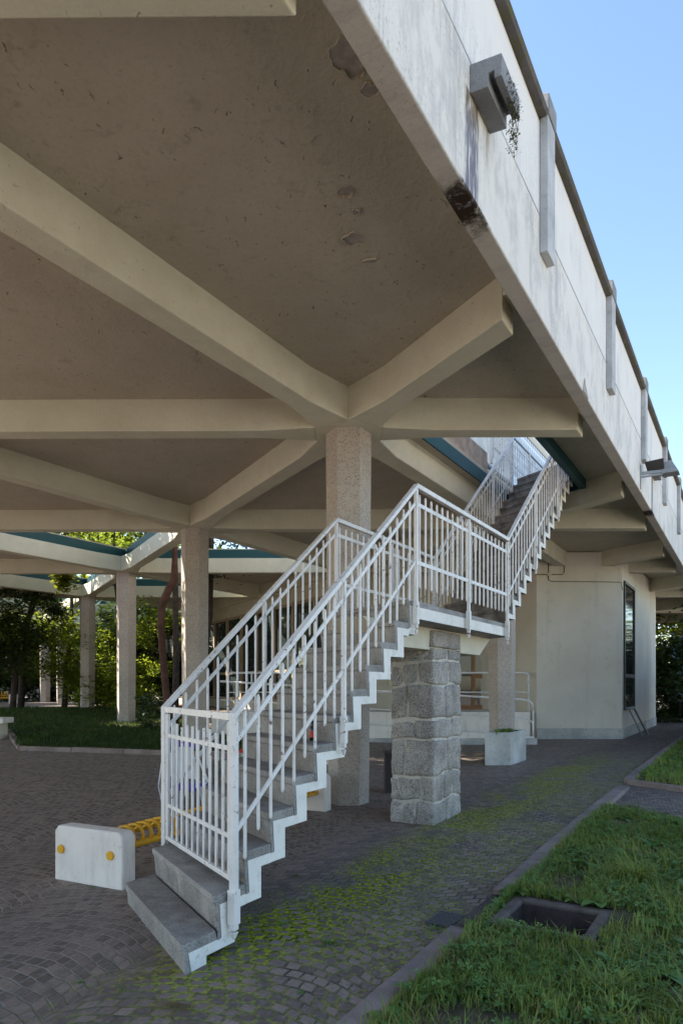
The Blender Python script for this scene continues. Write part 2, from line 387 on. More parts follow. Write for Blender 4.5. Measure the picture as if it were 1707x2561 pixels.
b2_ = t.n('ShaderNodeTexBrick'); t.l(t.comb(t.math('ADD', uu, 60.0), t.math('ADD', vv, 60.0), 0.0), b2_.inputs['Vector']); b2_.offset = .5
for k_, v_ in (('Scale', 1.0), ('Brick Width', .096), ('Row Height', .088), ('Mortar Size', .034), ('Mortar Smooth', 1.0)): b2_.inputs[k_].default_value = v_
near = b2_.outputs['Fac']                                   # 1 in the joints, falling to 0 in the middle of each sett
pw_ = t.math('ADD', pp, t.math('MULTIPLY', t.math('SUBTRACT', t.noise(t.pos, .9, 4), .5), .7))
zone = t.math('MULTIPLY', t.math('MAXIMUM', t.band(pw_, -3.2, -2.85, -2.45, -2.1), t.math('MULTIPLY', t.band(pp, -2.7, -2.3, -1.8, -1.5), .55)), t.band(tt, 1.6, 3.6, 12, 17))
mz = t.math('MULTIPLY', zone, t.ramp(t.noise(t.pos, 1.5, 6, .65), .36, .56))
grow = t.math('ADD', t.math('MULTIPLY', near, .62), t.math('MULTIPLY', t.noise(t.pos, 9, 6, .7), .75))
mo = t.math('MULTIPLY', t.ramp(t.math('ADD', grow, t.math('MULTIPLY', mz, .26)), .80, .97), t.math('POWER', mz, .6), cl=True)
dirt = t.math('MULTIPLY', t.band(pp, -3.6, -2.9, -2.7, -2.2), t.ramp(t.noise(t.pos, 2.4, 6, .65), .40, .62))
c = t.mix(t.math('MULTIPLY', dirt, .6), c, (.15, .122, .10))
c = t.mix(t.math('MULTIPLY', t.math('MULTIPLY', mort, t.ramp(pp, -3.6, -2.6)), t.math('SUBTRACT', 1.0, mo)), c, (.055, .045, .036))
c = t.mix(mo, c, t.mix(t.ramp(t.noise(t.pos, 30, 4), .35, .65), (.07, .085, .004), (.38, .41, .015)))
h = t.math('SUBTRACT', t.math('MULTIPLY', t.noise(t.pos, 22, 4), .35), t.math('MULTIPLY', mort, t.math('SUBTRACT', 1.0, t.math('MULTIPLY', dirt, .8))))
M['sett_paving'] = t.fin(c, t.ramp(t.noise(t.pos, 8, 3), .3, .7, .55, .8), t.bump(h, 1.0, .018), .3)

# grass and leaves
def leafmat(name, a, b, trans=.5, rough=.5, gl=.25, scale=.9):
    t = NT(name)
    nz = t.ramp(t.noise(t.pos, scale, 4), .3, .7)
    oi = t.ramp(t.noise(t.pos, 13, 2), .35, .65)
    c = t.mix(nz, a, b); c = t.mix(t.math('MULTIPLY', oi, .45), c, tuple(x * .55 for x in a))
    t.fin(c, rough, None, gl)
    tr = t.n('ShaderNodeBsdfTranslucent'); t.l(t.mix(.35, c, tuple(min(1, x * f) for x, f in zip(b, (1.9, 1.7, .6)))), tr.inputs[0])
    mx = t.n('ShaderNodeMixShader'); mx.inputs[0].default_value = trans
    t.l(t.bsdf.outputs[0], mx.inputs[1]); t.l(tr.outputs[0], mx.inputs[2]); t.l(mx.outputs[0], t.out.inputs[0])
    M[name] = t.mat
leafmat('grass_blade', (.11, .18, .035), (.30, .35, .085), .35, .5, .25, 1.3)
leafmat('grass_dry', (.24, .19, .09), (.40, .32, .17), .3, .7, .1, 1.3)
leafmat('weed_leaf', (.11, .22, .05), (.20, .33, .08), .3, .5, .3, 3)
leafmat('clover_leaf', (.095, .195, .05), (.22, .34, .10), .3, .55, .25, 3)
leafmat('tree_leaf', (.07, .12, .014), (.22, .27, .03), .6, .45, .3, .5)
leafmat('dark_leaf', (.024, .048, .012), (.06, .09, .018), .3, .35, .35, .5)
leafmat('lime_leaf', (.09, .13, .015), (.20, .22, .03), .55, .5, .2, .4)
leafmat('glossy_leaf', (.015, .04, .016), (.035, .07, .026), .15, .3, .5, 1.5)
leafmat('ivy_leaf', (.05, .06, .025), (.12, .10, .04), .3, .6, .2, 20)
leafmat('shaded_grass', (.030, .060, .014), (.065, .10, .022), .35, .5, .2, 1.3)  # darker grass copy for the left lawn, its shade put into the colour
plain('lawn_soil', (.105, .09, .052), .95, .35, 5, .1, 0, .6)

# ------------------------------------------------------------------ ground
def frange(a, b, s):
    o = []; x = a
    while x < b - 1e-6: o.append(x); x += s
    return o + [b]
PIT = (-1.455, -.80, 4.27, 4.93)
def grid_mesh(ps, ts, fz, keep=None):
    mb = MB(); n = len(ts)
    for p in ps:
        for t_ in ts: mb.v.append(W(p, t_, fz(p, t_)))
    for i in range(len(ps) - 1):
        for j in range(n - 1):
            pc, tc = (ps[i] + ps[i + 1]) / 2, (ts[j] + ts[j + 1]) / 2
            if keep is None or keep(pc, tc):
                mb.f.append((i * n + j, (i + 1) * n + j, (i + 1) * n + j + 1, i * n + j + 1)); mb.m.append(0)
    return mb
gp = sorted(set([-400, -200, -100, -60, -45, -35] + frange(-30, -2, .7) + [-1.8, PIT[0], PIT[1], 0, 1, 2, 4, 8, 14, 25, 50, 100, 200, 400]))
gt = sorted(set([-300, -120, -50, -25, -12, -6, -3, 0] + frange(.6, 4.2, .6) + [PIT[2], PIT[3]] + frange(5.4, 24, .62) + [28, 34, 42, 55, 75, 110, 180, 300, 500]))
inpit = lambda p, t_: PIT[0] < p < PIT[1] and PIT[2] < t_ < PIT[3]
g = grid_mesh(gp, gt, lambda p, t_: zg(p, t_), lambda p, t_: not inpit(p, t_)).build('ground', M['sett_paving'], smooth=True)
tag(g, kind='structure')

plain('bounce_pale', (.50, .455, .39), .9, .1, .8, .2, 0, .3)
dv = grid_mesh([6.6, 9, 12, 16, 24, 40, 70], [-60, -30, -10, 0, 5, 10, 15, 20, 25, 32, 45, 70, 110], lambda p, t_: zg(p, t_) + .006).build('bounce_ground', M['bounce_pale'], smooth=True)  # unseen pale sheet, added to bounce sunlight onto parapet and soffit
tag(dv, kind='structure')

# ------------------------------------------------------------------ canopy: columns, beams, slab, parapet
ZB, ZS, ZT = 3.21, 3.61, 3.92
canopy = empty('concrete_canopy', (C1.x, C1.y, EYE + ZS), 'long concrete canopy roof with ribbed soffit and a white parapet above the stairs', 'canopy')
FO, FI, FZ0, FZ1 = -1.60, -1.753, 3.24, 4.96
CUT = -1.88

def hexv(c, r, a0, n=6): return [Vector((c.x + r * math.cos(a0 + k * 2 * math.pi / n), c.y + r * math.sin(a0 + k * 2 * math.pi / n))) for k in range(n)]
V3 = lambda v, z: Vector((v.x, v.y, z + EYE))
GA = TB - R(60)
def column(c, label, rt=.292, rb=.262):
    p, t_ = PT(c.x, c.y)
    b = MB(); z0 = zg(p, t_) - .05
    b.loft([V3(v, z0) for v in hexv(c, rb, GA)], [V3(v, ZB + .012) for v in hexv(c, rt, GA)])
    o = b.build('concrete_column', M['column_terrazzo'], bevel=.008)
    off = Vector((c.x, c.y, z0 + EYE)); o.data.transform(Matrix.Translation(-off)); o.location = off
    return tag(o, label, 'column', 'hexagonal columns under the canopy')
column(node(0, 0), 'large hexagonal granite-chip column directly behind the lower stair flight')
column(node(1, 0), 'hexagonal column at the lawn edge beside the leaning reddish trunk')
column(node(2, 0), 'hexagonal column with a sunlit edge standing out in the dark lawn')
column(node(3, 0), 'ivy-screened column behind the one in the lawn')
column(node(4, 0), 'distant column beside the right end of the yellow bench')
column(node(5, 0), 'far narrow column rising behind the yellow bench')
column(node(6, 0), 'farthest column, at the left behind the yellow bench')
column(node(0, 1), 'speckled hexagonal column rising behind the concrete planter')
column(node(1, 1), 'column hidden behind the large near column at the facade')

# which triangles are roofed
def is_open(tri):
    s = set(tri)
    for i in range(1, 8):
        if s == {(i, 0), (i + 1, 0), (i + 1, -1)} or s == {(i, 0), (i + 1, 0), (i, 1)}: return True
    return False
def clip(poly, lim):                          # keep p < lim
    out = []
    for k in range(len(poly)):
        a, b = poly[k], poly[(k + 1) % len(poly)]
        if a[0] < lim: out.append(a)
        if (a[0] < lim) != (b[0] < lim):
            f = (lim - a[0]) / (b[0] - a[0]); out.append((lim, a[1] + f * (b[1] - a[1])))
    return out
I0, I1, J0, J1 = -4, 8, -5, 5
tris = []; edges_open = {}; edges_all = {}
def want(i, j):
    q = node(i, j); p, t_ = PT(q.x, q.y)
    return p > -27 and t_ > -14 and t_ < 42 and p < 6
for i in range(I0, I1):
    for j in range(J0, J1):
        for tri in (((i, j), (i + 1, j), (i, j + 1)), ((i + 1, j), (i + 1, j + 1), (i, j + 1))):
            pts = [PT(*node(*q)) for q in tri]
            if min(q[0] for q in pts) > FI - .05: continue
            cx_, cy_ = [sum(node(*q)[k] for q in tri) / 3 for k in (0, 1)]
            if cy_ < -9 or cy_ > 44 or cx_ < -.52 * max(cy_, 0) - 8.0 or cx_ > 30: continue
            op = is_open(tri)
            for a in range(3):
                e = tuple(sorted((tri[a], tri[(a + 1) % 3])))
                edges_all.setdefault(e, []).append((op, tri))
            if not op: tris.append((tri, pts))
HOLE = {(0, 0), (0, 1), (-1, 1)}
HP0, HP1 = -4.15, -2.50
hn = lambda p: 7.70 + (p + 4.433) / .866 * .5 + .17          # near edge of the stair opening
hf = lambda p: 14.04 - (p + 4.433) / .866 * .5 - .17         # far edge
slab = MB(); slab_polys = []
for tri, pts in tris:
    if set(tri) == HOLE:
        a = PT(*node(0, 0)); b = PT(*node(0, 1)); L = FI + .03
        na = lambda p: hn(p) - .17; fa = lambda p: hf(p) + .17
        slab_polys += [[(a[0], a[1]), (HP0, na(HP0)), (HP0, fa(HP0)), (b[0], b[1])],
                       [(HP0, na(HP0)), (HP1, na(HP1)), (HP1, hn(HP1)), (HP0, hn(HP0))],
                       [(HP0, hf(HP0)), (HP1, hf(HP1)), (HP1, fa(HP1)), (HP0, fa(HP0))],
                       [(HP1, na(HP1)), (L, na(L)), (L, fa(L)), (HP1, fa(HP1))]]
    else:
        q = clip(pts, FI + .03)
        if len(q) >= 3: slab_polys.append(q)
bm = bmesh.new()
for q in slab_polys:
    bm.faces.new([bm.verts.new(W(a, b, ZS)) for a, b in q])
bmesh.ops.remove_doubles(bm, verts=bm.verts, dist=.004)
ex = bmesh.ops.extrude_face_region(bm, geom=list(bm.faces))
bmesh.ops.translate(bm, verts=[v for v in ex['geom'] if isinstance(v, bmesh.types.BMVert)], vec=(0, 0, ZT - ZS))
bmesh.ops.recalc_face_normals(bm, faces=bm.faces)
me = bpy.data.meshes.new('roof_slab'); bm.to_mesh(me); bm.free(); me.transform(Matrix.Translation(-Vector(canopy.location)))
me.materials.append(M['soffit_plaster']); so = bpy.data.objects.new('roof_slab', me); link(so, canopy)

# beams
def beam(a, b, cutfar=False, name='beam'):
    a = Vector(a); b = Vector(b); d = (b - a).normalized(); s = Vector((-d.y, d.x)); L = (b - a).length
    h0, h1, w0, w1 = .416, 1.10, .24, .138
    mb = MB()
    if not cutfar:
        pts = [(h0, -w0), (h1, -w1), (L - h1, -w1), (L - h0, -w0), (L - h0, w0), (L - h1, w1), (h1, w1), (h0, w0)]
        mb.prism([V3(a + d * u + s * v, ZB) for u, v in pts], (0, 0, ZS + .012 - ZB))
    else:
        def reach(lim, v):
            o = a + s * v; return (lim - o.dot(N)) / d.dot(N)
        mb.prism([V3(a + d * u + s * v, ZB) for u, v in [(h0, -w0), (h1, -w1), (reach(CUT, -w1), -w1), (reach(CUT, w1), w1), (h1, w1), (h0, w0)]], (0, 0, ZS + .012 - ZB))
        mb.prism([V3(a + d * u + s * v, 3.415) for u, v in [(reach(CUT, -w1) , -w1), (reach(FI + .02, -w1), -w1), (reach(FI + .02, w1), w1), (reach(CUT, w1), w1)]], (0, 0, ZS + .012 - 3.415))
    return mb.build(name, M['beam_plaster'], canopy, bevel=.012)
nodes_used = set()
for e, lst in edges_all.items():
    a, b = e; pa, pb = PT(*node(*a)), PT(*node(*b))
    na, nb = node(*a), node(*b)
    ina, inb = pa[0] < FI - .5, pb[0] < FI - .5
    cen = (na + nb) / 2
    if cen.y > 46: continue
    if ina and inb: beam(na, nb); nodes_used |= {a, b}
    elif ina: beam(na, nb, True); nodes_used.add(a)
    elif inb: beam(nb, na, True); nodes_used.add(b)
    if ina and inb and any(l[0] for l in lst):         # sheet-metal flashing on the beams round the open courtyard
        d = (nb - na).normalized(); s = Vector((-d.y, d.x)); fl = MB()
        allopen = all(l[0] for l in lst)
        if allopen: o0, o1 = -.05, .05
        else:
            tri = [l[1] for l in lst if l[0]][0]; oc = sum((node(*q) for q in tri), Vector((0, 0))) / 3
            sg = 1 if (oc - na).dot(s) > 0 else -1; o0, o1 = sorted((sg * .012, sg * .07))
        Lb = (nb - na).length
        fl.prism([V3(na + d * .10 + s * o0, ZS + .016), V3(na + d * (Lb - .10) + s * o0, ZS + .016), V3(na + d * (Lb - .10) + s * o1, ZS + .016), V3(na + d * .10 + s * o1, ZS + .016)], (0, 0, .25))
        fl.build('flashing', M['teal_metal'], canopy)
for q in nodes_used:
    c = node(*q)
    if c.y > 46: continue
    MB().prism([V3(v, ZB) for v in hexv(c, .48, GA + R(30))], (0, 0, ZS + .012 - ZB)).build('beam_hub', M['beam_plaster'], canopy)
# flashing and upstand round the stair opening
fl = MB(); fl.ptbox(HP0 + .002, HP0 + .03, hn(HP0), hf(HP0), ZS - .004, 3.83); fl.build('flashing', M['teal_metal'], canopy)
fl = MB(); fl.ptbox(HP1 - .11, HP1 - .002, hn(HP1) - .05, hf(HP1) - .06, 3.46, 3.93); fl.build('flashing', M['teal_metal'], canopy, bevel=.006)
fl = MB(); fl.prism([W(HP0 + .04, hf(HP0 + .04) - .05, 3.50), W(HP1 - .12, hf(HP1 - .12) - .05, 3.50), W(HP1 - .12, hf(HP1 - .12) - .01, 3.50), W(HP0 + .04, hf(HP0 + .04) - .01, 3.50)], (0, 0, .42)); fl.build('flashing', M['teal_metal'], canopy)
u_ = MB(); u_.ptbox(HP0 - .14, HP0 - .02, hn(HP0), 12.35, 3.925, 4.27)
u_.build('roof_upstand', M['rough_upstand'], canopy, bevel=.01)

# parapet
par = MB(); par.ptbox(FI, FO, -12, 38, FZ0, FZ1)
paro = par.build('parapet', M['parapet_roughcast'], canopy, bevel=.012)
jo = MB()
PIL = [6.13 + 3.24 * k for k in range(-5, 9)]
for a, b in zip(PIL[:-1], PIL[1:]):
    jo.ptbox(FO - .01, FO + .004, a + .27, b - .012, 4.112, 4.126)
jo.build('panel_joint', M['pilaster_concrete'], paro)
for a, b in zip(PIL[:-1], PIL[1:]):
    cp = MB()
    prof = [(-1.80, FZ1 + .002), (-1.535, FZ1 + .002), (-1.515, FZ1 + .03), (-1.535, FZ1 + .075), (-1.60, FZ1 + .085), (-1.60, FZ1 + .125), (-1.80, FZ1 + .13)]
    cp.prism([W(p, a + .266, z) for p, z in prof], Vector((B.x, B.y, 0)) * (b - a - .272))
    cp.build('coping', M['coping_concrete'], paro, bevel=.006)
for a in PIL:
    pl = MB(); pl.ptbox(FO + .002, FO + .072, a, a + .26, 3.79, FZ1 + .02)
    pl.build('pilaster', M['pilaster_concrete'], paro, bevel=.006)
    pl = MB(); pl.prism([W(-1.80, a - .003, FZ1 + .022), W(FO + .085, a - .003, FZ1 + .022), W(FO + .085, a - .003, 5.16), W(-1.66, a - .003, 5.22), W(-1.80, a - .003, 5.22)], Vector((B.x, B.y, 0)) * .268)
    pl.build('pilaster_cap', M['spout_concrete'], paro, bevel=.01)
# rainwater spouts: a box with a slot along its underside
for ts in (4.38, 14.06):
    sp = MB(); L = .40
    sp.prism([W(p, ts, z) for p, z in [(FO + .002, 3.905), (FO + .125, 3.895), (FO + .125, 3.985), (FO + .165, 3.985), (FO + .165, 3.935), (FO + .215, 3.93), (FO + .215, 4.075), (FO + .002, 4.095)]], Vector((B.x, B.y, 0)) * L)
    sp.build('rain_spout', M['spout_concrete'], paro, bevel=.005)
# broken render on the bottom edge
bp = MB(); bp.prism([W(FO + .003, 7.95, 3.245), W(FO + .003, 8.22, 3.245), W(FO + .003, 8.17, 3.30), W(FO + .003, 8.08, 3.34), W(FO + .003, 8.03, 3.42), W(FO + .003, 7.985, 3.36)], Vector((N.x, N.y, 0)) * .003)
bp.build('chipped_render', M['bare_plaster'], paro)
# bare patches where plaster fell from the soffit
def patch(u, v, ru, rv, seed, name='bare_patch'):
    z = ZS - .003; Y = (z) * 1741 / (1715 - v); X = (u - 853.5) / 1741 * Y
    poly = []; ring = []
    for k in range(40):
        a = 2 * math.pi * k / 40; q = Vector((math.cos(a), math.sin(a), seed * 3.1))
        rr = 1 + .38 * mnoise.noise(q * 1.1) + .16 * mnoise.noise(q * 3.1) + .08 * mnoise.noise(q * 7)
        poly.append(Vector((X + ru * rr * math.cos(a), Y + rv * rr * math.sin(a), z + EYE)))
        r2 = rr * (1.05 + .10 * abs(mnoise.noise(q * 2.3))) + .02
        ring.append((Vector((X + ru * r2 * math.cos(a), Y + rv * r2 * math.sin(a), z + EYE - .001)), .004 + .018 * max(0, math.sin(a + seed) * .6 + .4)))
    po = MB().prism(poly, (0, 0, .002)).build(name, M['bare_plaster'], canopy)
    mb = MB(); n = len(poly)
    for k in range(n):                                   # curled plaster rim standing off the soffit
        a, b = poly[k], poly[(k + 1) % n]; (c, hc), (d, hd) = ring[k], ring[(k + 1) % n]
        mb.add([a + Vector((0, 0, .001)), b + Vector((0, 0, .001)), b - Vector((0, 0, hd)), a - Vector((0, 0, hc)), c, d], [(0, 1, 2, 3), (3, 2, 5, 4)])
    mb.build('curled_plaster', M['soffit_plaster'], po, fix=False)
patch(872, 140, .105, .125, 1); patch(925, 222, .06, .05, 2); patch(862, 478, .055, .05, 13); patch(882, 597, .08, .075, 24); patch(925, 650, .07, .035, 35); patch(890, 528, .03, .03, 46)

# upper building standing on the roof
up = empty('upper_building', W(-5.6, 20, 4.0), 'white upper wall with a glass-block panel glimpsed through the stair opening', 'building')
MB().ptbox(-6.0, -5.3, 9.2, 34, 3.93, 8.0).build('wall', M['upper_wall'], up)
MB().ptbox(-5.299, -5.27, 17.4, 22.6, 5.15, 6.75).build('glass_block_panel', M['glass_block'], up)
MB().ptbox(-5.299, -5.23, 17.2, 22.8, 5.06, 5.14).build('sill', M['spout_concrete'], up)
MB().ptbox(-5.299, -5.22, 14.4, 17.2, 5.06, 5.12).build('sill', M['spout_concrete'], up)
MB().ptbox(-5.299, -5.25, 17.2, 22.8, 6.76, 6.9).build('lintel', M['cream_wall'], up)
MB().ptbox(-5.31, -4.9, 14.2, 34, 4.5, 4.56).build('ledge', M['plinth_concrete'], up)

rr_ = empty('roof_railing', W(-4.12, 12.4, 4.0), 'white railing on the roof edge seen through the stair opening', 'railing')
for z in (5.0, 4.84, 4.42): MB().bar(W(-4.12, 12.38, z), W(-4.12, 17.5, z), .05 if z == 5.0 else .012, .05 if z == 5.0 else .03).build('handrail' if z == 5.0 else 'mid_rail', M['white_metal'], rr_)
for k in range(5): MB().bar(W(-4.12, 12.42 + k * 1.26, 4.08), W(-4.12, 12.42 + k * 1.26, 4.98), .045, .045).build('post', M['white_metal'], rr_)
for k in range(40):
    if k % 10: MB().bar(W(-4.12, 12.42 + k * .126, 4.22), W(-4.12, 12.42 + k * .126, 4.92), .018, .018).build('baluster', M['white_metal'], rr_)

# ------------------------------------------------------------------ staircase
KS = dict(t1=2.849, z1=-1.430, dt=.2637, dz=.2003)
SPR, SPL = -2.696, -3.907
SKEW = .57735                                   # treads follow the grid: dt = -SKEW*dp
def S(p, t_, z): return W(p, t_ - SKEW * (p - SPR), z)
stair = empty('staircase', S(-3.3, 2.85, zg(-3.3, 3.2)), 'open grey concrete staircase with white zigzag edges rising through the canopy', 'staircase')
LAND_Z, LT0, LT1 = .79, KS['t1'] + 11 * KS['dt'], 8.64
def extr(mb, prof, p0, p1): return mb.loft([S(p0, a, z) for a, z in prof], [S(p1, a, z) for a, z in prof])
def step_prof(tk, zk, dt, first=False, tail=0.0):
    """tread and riser block: nosing, sloping riser, folded underside"""
    if first:
        g0 = zg(-3.2, 3.0) - .06
        return [(tk, zk), (tk, zk - .045), (tk + .016, zk - .05), (tk + .035, g0), (tk + .20, g0), (tk + .20, zk - .12), (tk + dt + .03, zk - .12), (tk + dt + .03, zk - .055), (tk + dt + .012, zk - .001), (tk + dt + .012, zk)]
    return [(tk, zk), (tk, zk - .045), (tk + .016, zk - .05), (tk + .035, zk - .200), (tk + .035, zk - .322), (tk + .19, zk - .322), (tk + .19, zk - .122), (tk + dt + .033, zk - .122), (tk + dt + .033, zk - .002), (tk + dt, zk)]
nos = []
for k in range(11):
    tk = KS['t1'] + k * KS['dt']; zk = KS['z1'] + k * KS['dz']; nos.append((tk, zk))
    mb = MB(); extr(mb, step_prof(tk, zk, KS['dt'], k == 0), SPL, SPR)
    mb.build('step', M['step_granite'], stair, bevel=.008)
    # white painted cheek, 3 mm proud of the step end, both sides
    pr = step_prof(tk, zk, KS['dt'], k == 0)
    ck = [(tk + .085, zk - .065), (tk + .095, pr[3][1] + (.06 if k == 0 else -.06)), (tk + (.10 if k == 0 else .036), pr[4][1] + .002), (pr[5][0], pr[5][1] + .002), (pr[6][0], pr[6][1] + .001), (tk + KS['dt'] + .034, zk - .121), (tk + KS['dt'] + .094, zk - .121 + .0)]
    if k == 0: ck = [(tk + .052, zk - .058), (tk + .08, pr[3][1] + .03), (tk + .199, pr[3][1] + .03), (tk + .199, zk - .1195), (tk + KS['dt'] + .034, zk - .1195), (tk + KS['dt'] + .034, zk - .058)]
    else: ck = [(tk + .052, zk - .058), (tk + .068, zk - .258), (tk + .034, zk - .265), (tk + .034, zk - .32), (tk + .188, zk - .32), (tk + .188, zk - .1215), (tk + KS['dt'] + .034, zk - .1215), (tk + KS['dt'] + .034, zk - .058)]
    for p0, p1 in ((SPR + .0015, SPR + .004), (SPL - .004, SPL - .0015)):
        mb = MB(); extr(mb, ck, p0, p1); mb.build('painted_edge', M['white_stringer'], stair)
# landing
lt = LT0
land = [(lt, LAND_Z - .002), (lt, LAND_Z - .045), (lt + .016, LAND_Z - .05), (lt + .035, LAND_Z - .2), (lt + .035, LAND_Z - .32), (lt + .19, LAND_Z - .32), (lt + .19, LAND_Z - .165), (LT1 + .19, LAND_Z - .165), (LT1 + .19, LAND_Z - .002)]
mb = MB(); extr(mb, land, SPL, SPR); mb.build('landing', M['step_granite'], stair, bevel=.008)
lck = [(lt + .052, LAND_Z - .055), (lt + .068, LAND_Z - .258), (lt + .034, LAND_Z - .265), (lt + .034, LAND_Z - .318), (lt + .188, LAND_Z - .318), (lt + .188, LAND_Z - .164), (LT1 + .19, LAND_Z - .164), (LT1 + .19, LAND_Z - .055)]
for p0, p1 in ((SPR + .0015, SPR + .004), (SPL - .004, SPL - .0015)):
    mb = MB(); extr(mb, lck, p0, p1); mb.build('painted_edge', M['white_stringer'], stair)
# landing carrier under the slab
mb = MB(); p0, p1 = -3.52, -2.99
prof = [(5.45, LAND_Z - .166), (5.9, .385), (8.55, .385), (8.98, LAND_Z - .166)]
mb.loft([W(p0, a + .3, z) for a, z in prof], [W(p1, a, z) for a, z in prof])
mb.build('landing_beam', M['cream_wall'], stair, bevel=.008)
mb = MB(); mb.prism([S(-3.52, 5.3, LAND_Z - .32), S(-2.99, 5.3, LAND_Z - .32), S(-2.99, 5.95, LAND_Z - .165), S(-3.52, 5.95, LAND_Z - .165)], (0, 0, -.08))
# upper flight
for j in range(1, 17):
    tk = LT1 + (j - 1) * KS['dt']; zk = LAND_Z + j * KS['dz']
    pr = step_prof(tk, zk, KS['dt'])
    if j == 1: pr = [q if q[1] > LAND_Z else (q[0], LAND_Z - .001) for q in pr[:4]] + [(tk + .035, LAND_Z - .16), (tk + .19, LAND_Z - .16)] + pr[6:]
    if j == 16: pr = pr[:7] + [(tk + .5, zk - .1), (tk + .5, zk)]
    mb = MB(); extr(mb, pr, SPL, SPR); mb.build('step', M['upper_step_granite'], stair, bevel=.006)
    ck = [(tk + .075, zk - .06), (tk + .085, zk - .265), (tk + .034, zk - .265), (tk + .034, zk - .32), (tk + .188, zk - .32), (tk + .188, zk - .1215), (tk + KS['dt'] + .034, zk - .1215), (tk + KS['dt'] + .034, zk - .06)]
    if j == 1: ck = ck[:1] + [(tk + .085, zk - .16), (tk + .188, zk - .16)] + ck[5:]
    for p0, p1 in ((SPR + .0015, SPR + .004), (SPL - .004, SPL - .0015)):
        mb = MB(); extr(mb, ck, p0, p1); mb.build('painted_edge', M['white_stringer'], stair)

# railings
def railing(p, sh, name_label, outward, t_top=12.75):
    ex_ = .0
    k1 = (3.22 + sh, -.165); k2 = (5.846 + sh, 1.853); k3 = (8.61 + sh, 1.862); k4 = (t_top + sh * .6, 1.862 + .761 * (t_top + sh * .6 - 8.61 - sh))
    ks = [k1, k2, k3, k4]
    def zr(t_):
        for a, b in zip(ks[:-1], ks[1:]):
            if t_ <= b[0]: return a[1] + (b[1] - a[1]) * (t_ - a[0]) / (b[0] - a[0])
        return k4[1]
    root = empty('stair_railing', W(p, k1[0], zg(p, 3.2)), name_label, 'railing', 'white stair railings')
    mb = MB(); hw, hh = .024, .022
    rows = []
    for t_, z in ks: rows.append([W(p - hw, t_, z - 2 * hh), W(p + hw, t_, z - 2 * hh), W(p + hw, t_, z), W(p - hw, t_, z)])
    for a, b in zip(rows[:-1], rows[1:]):
        for q in range(4): mb.add([a[q], a[(q + 1) % 4], b[(q + 1) % 4], b[q]], [(0, 1, 2, 3)])
    mb.add(rows[0], [(0, 1, 2, 3)]); mb.add(rows[-1], [(0, 1, 2, 3)])
    ho = mb.build('handrail', M['white_metal'], root)
    bm = bmesh.new(); bm.from_mesh(ho.data); bmesh.ops.remove_doubles(bm, verts=bm.verts, dist=.0005); bmesh.ops.recalc_face_normals(bm, faces=bm.faces); bm.to_mesh(ho.data); bm.free()
    b_ = ho.modifiers.new('bevel', 'BEVEL'); b_.width = .005; b_.segments = 2
    for dz in (.185, .72):
        mb = MB()
        for a, b in zip(ks[:-1], ks[1:]):
            mb.loft([W(p - .006, a[0] + .02, a[1] - dz - .018), W(p + .006, a[0] + .02, a[1] - dz - .018), W(p + .006, a[0] + .02, a[1] - dz + .018), W(p - .006, a[0] + .02, a[1] - dz + .018)],
                    [W(p - .006, b[0] - .02, b[1] - dz - .018), W(p + .006, b[0] - .02, b[1] - dz - .018), W(p + .006, b[0] - .02, b[1] - dz + .018), W(p - .006, b[0] - .02, b[1] - dz + .018)])
        mb.build('mid_rail', M['white_metal'], root)
    posts = [k1[0] + .02, 4.533 + sh, k2[0], 7.22 + sh, k3[0], 9.95 + sh, 11.3 + sh, k4[0] - .04]
    for i, t_ in enumerate(posts):
        pw = .0165 if i else .021
        zt = zr(t_) - .05
        if t_ <= k2[0] + .01: base = KS['z1'] + KS['dz'] / KS['dt'] * (t_ - sh - KS['t1']) - .32
        elif t_ <= k3[0] + .01: base = LAND_Z - .22
        else: base = LAND_Z + KS['dz'] + KS['dz'] / KS['dt'] * (t_ - sh - LT1) - .34
        mb = MB(); mb.ptbox(p - pw, p + pw, t_ - pw, t_ + pw, base, zt)
        q0 = base - .055
        mb.loft([W(p - .008, t_ - .008, q0), W(p + .008, t_ - .008, q0), W(p + .008, t_ + .008, q0), W(p - .008, t_ + .008, q0)], [W(p - pw, t_ - pw, base - .012), W(p + pw, t_ - pw, base - .012), W(p + pw, t_ + pw, base - .012), W(p - pw, t_ + pw, base - .012)])
        po = mb.build('post', M['white_metal'], root, bevel=.004)
        sw = pw + .007
        if i == 0 and sh > 0: continue
        mb = MB(); mb.ptbox(p - sw, p + sw, t_ - sw, t_ + sw, base + .035, base + .24); mb.build('sleeve', M['white_metal'], po, bevel=.004)
    bt = []
    x = k1[0] + .125
    while x < k2[0] - .05: bt.append(x); x += .1313
    n = 10
    for a, b in ((k2[0], posts[3]), (posts[3], k3[0])):
        bt += [a + (b - a) * (q + .55) / n for q in range(n)]
    x = k3[0] + .10
    while x < k4[0] - .05: bt.append(x); x += .1313
    proto = None; cnt = 0
    for q, t_ in enumerate(bt):
        if any(abs(t_ - u) < .045 for u in posts): continue
        zt = zr(t_) - .085; zb = zr(t_) - (.95 if (k2[0] < t_ < k3[0]) else (.985 - .05 * (q % 2)))
        w = .0075
        mb = MB()
        sq = lambda ww, z: [W(p - ww, t_ - ww, z), W(p + ww, t_ - ww, z), W(p + ww, t_ + ww, z), W(p - ww, t_ + ww, z)]
        mb.loft(sq(w, zb + .012), sq(w, zt - .016)); mb.loft(sq(w, zt - .015), sq(.003, zt)); mb.loft(sq(.003, zb), sq(w, zb + .011))
        mb.build('baluster', M['white_metal'], root)
    return root, zr
railing(-2.65, 0.0, 'white steel stair railing on the right-hand, outer side of the stairs', 1)
railing(-3.953, .75, 'white steel stair railing on the left-hand, column side of the stairs', -1)

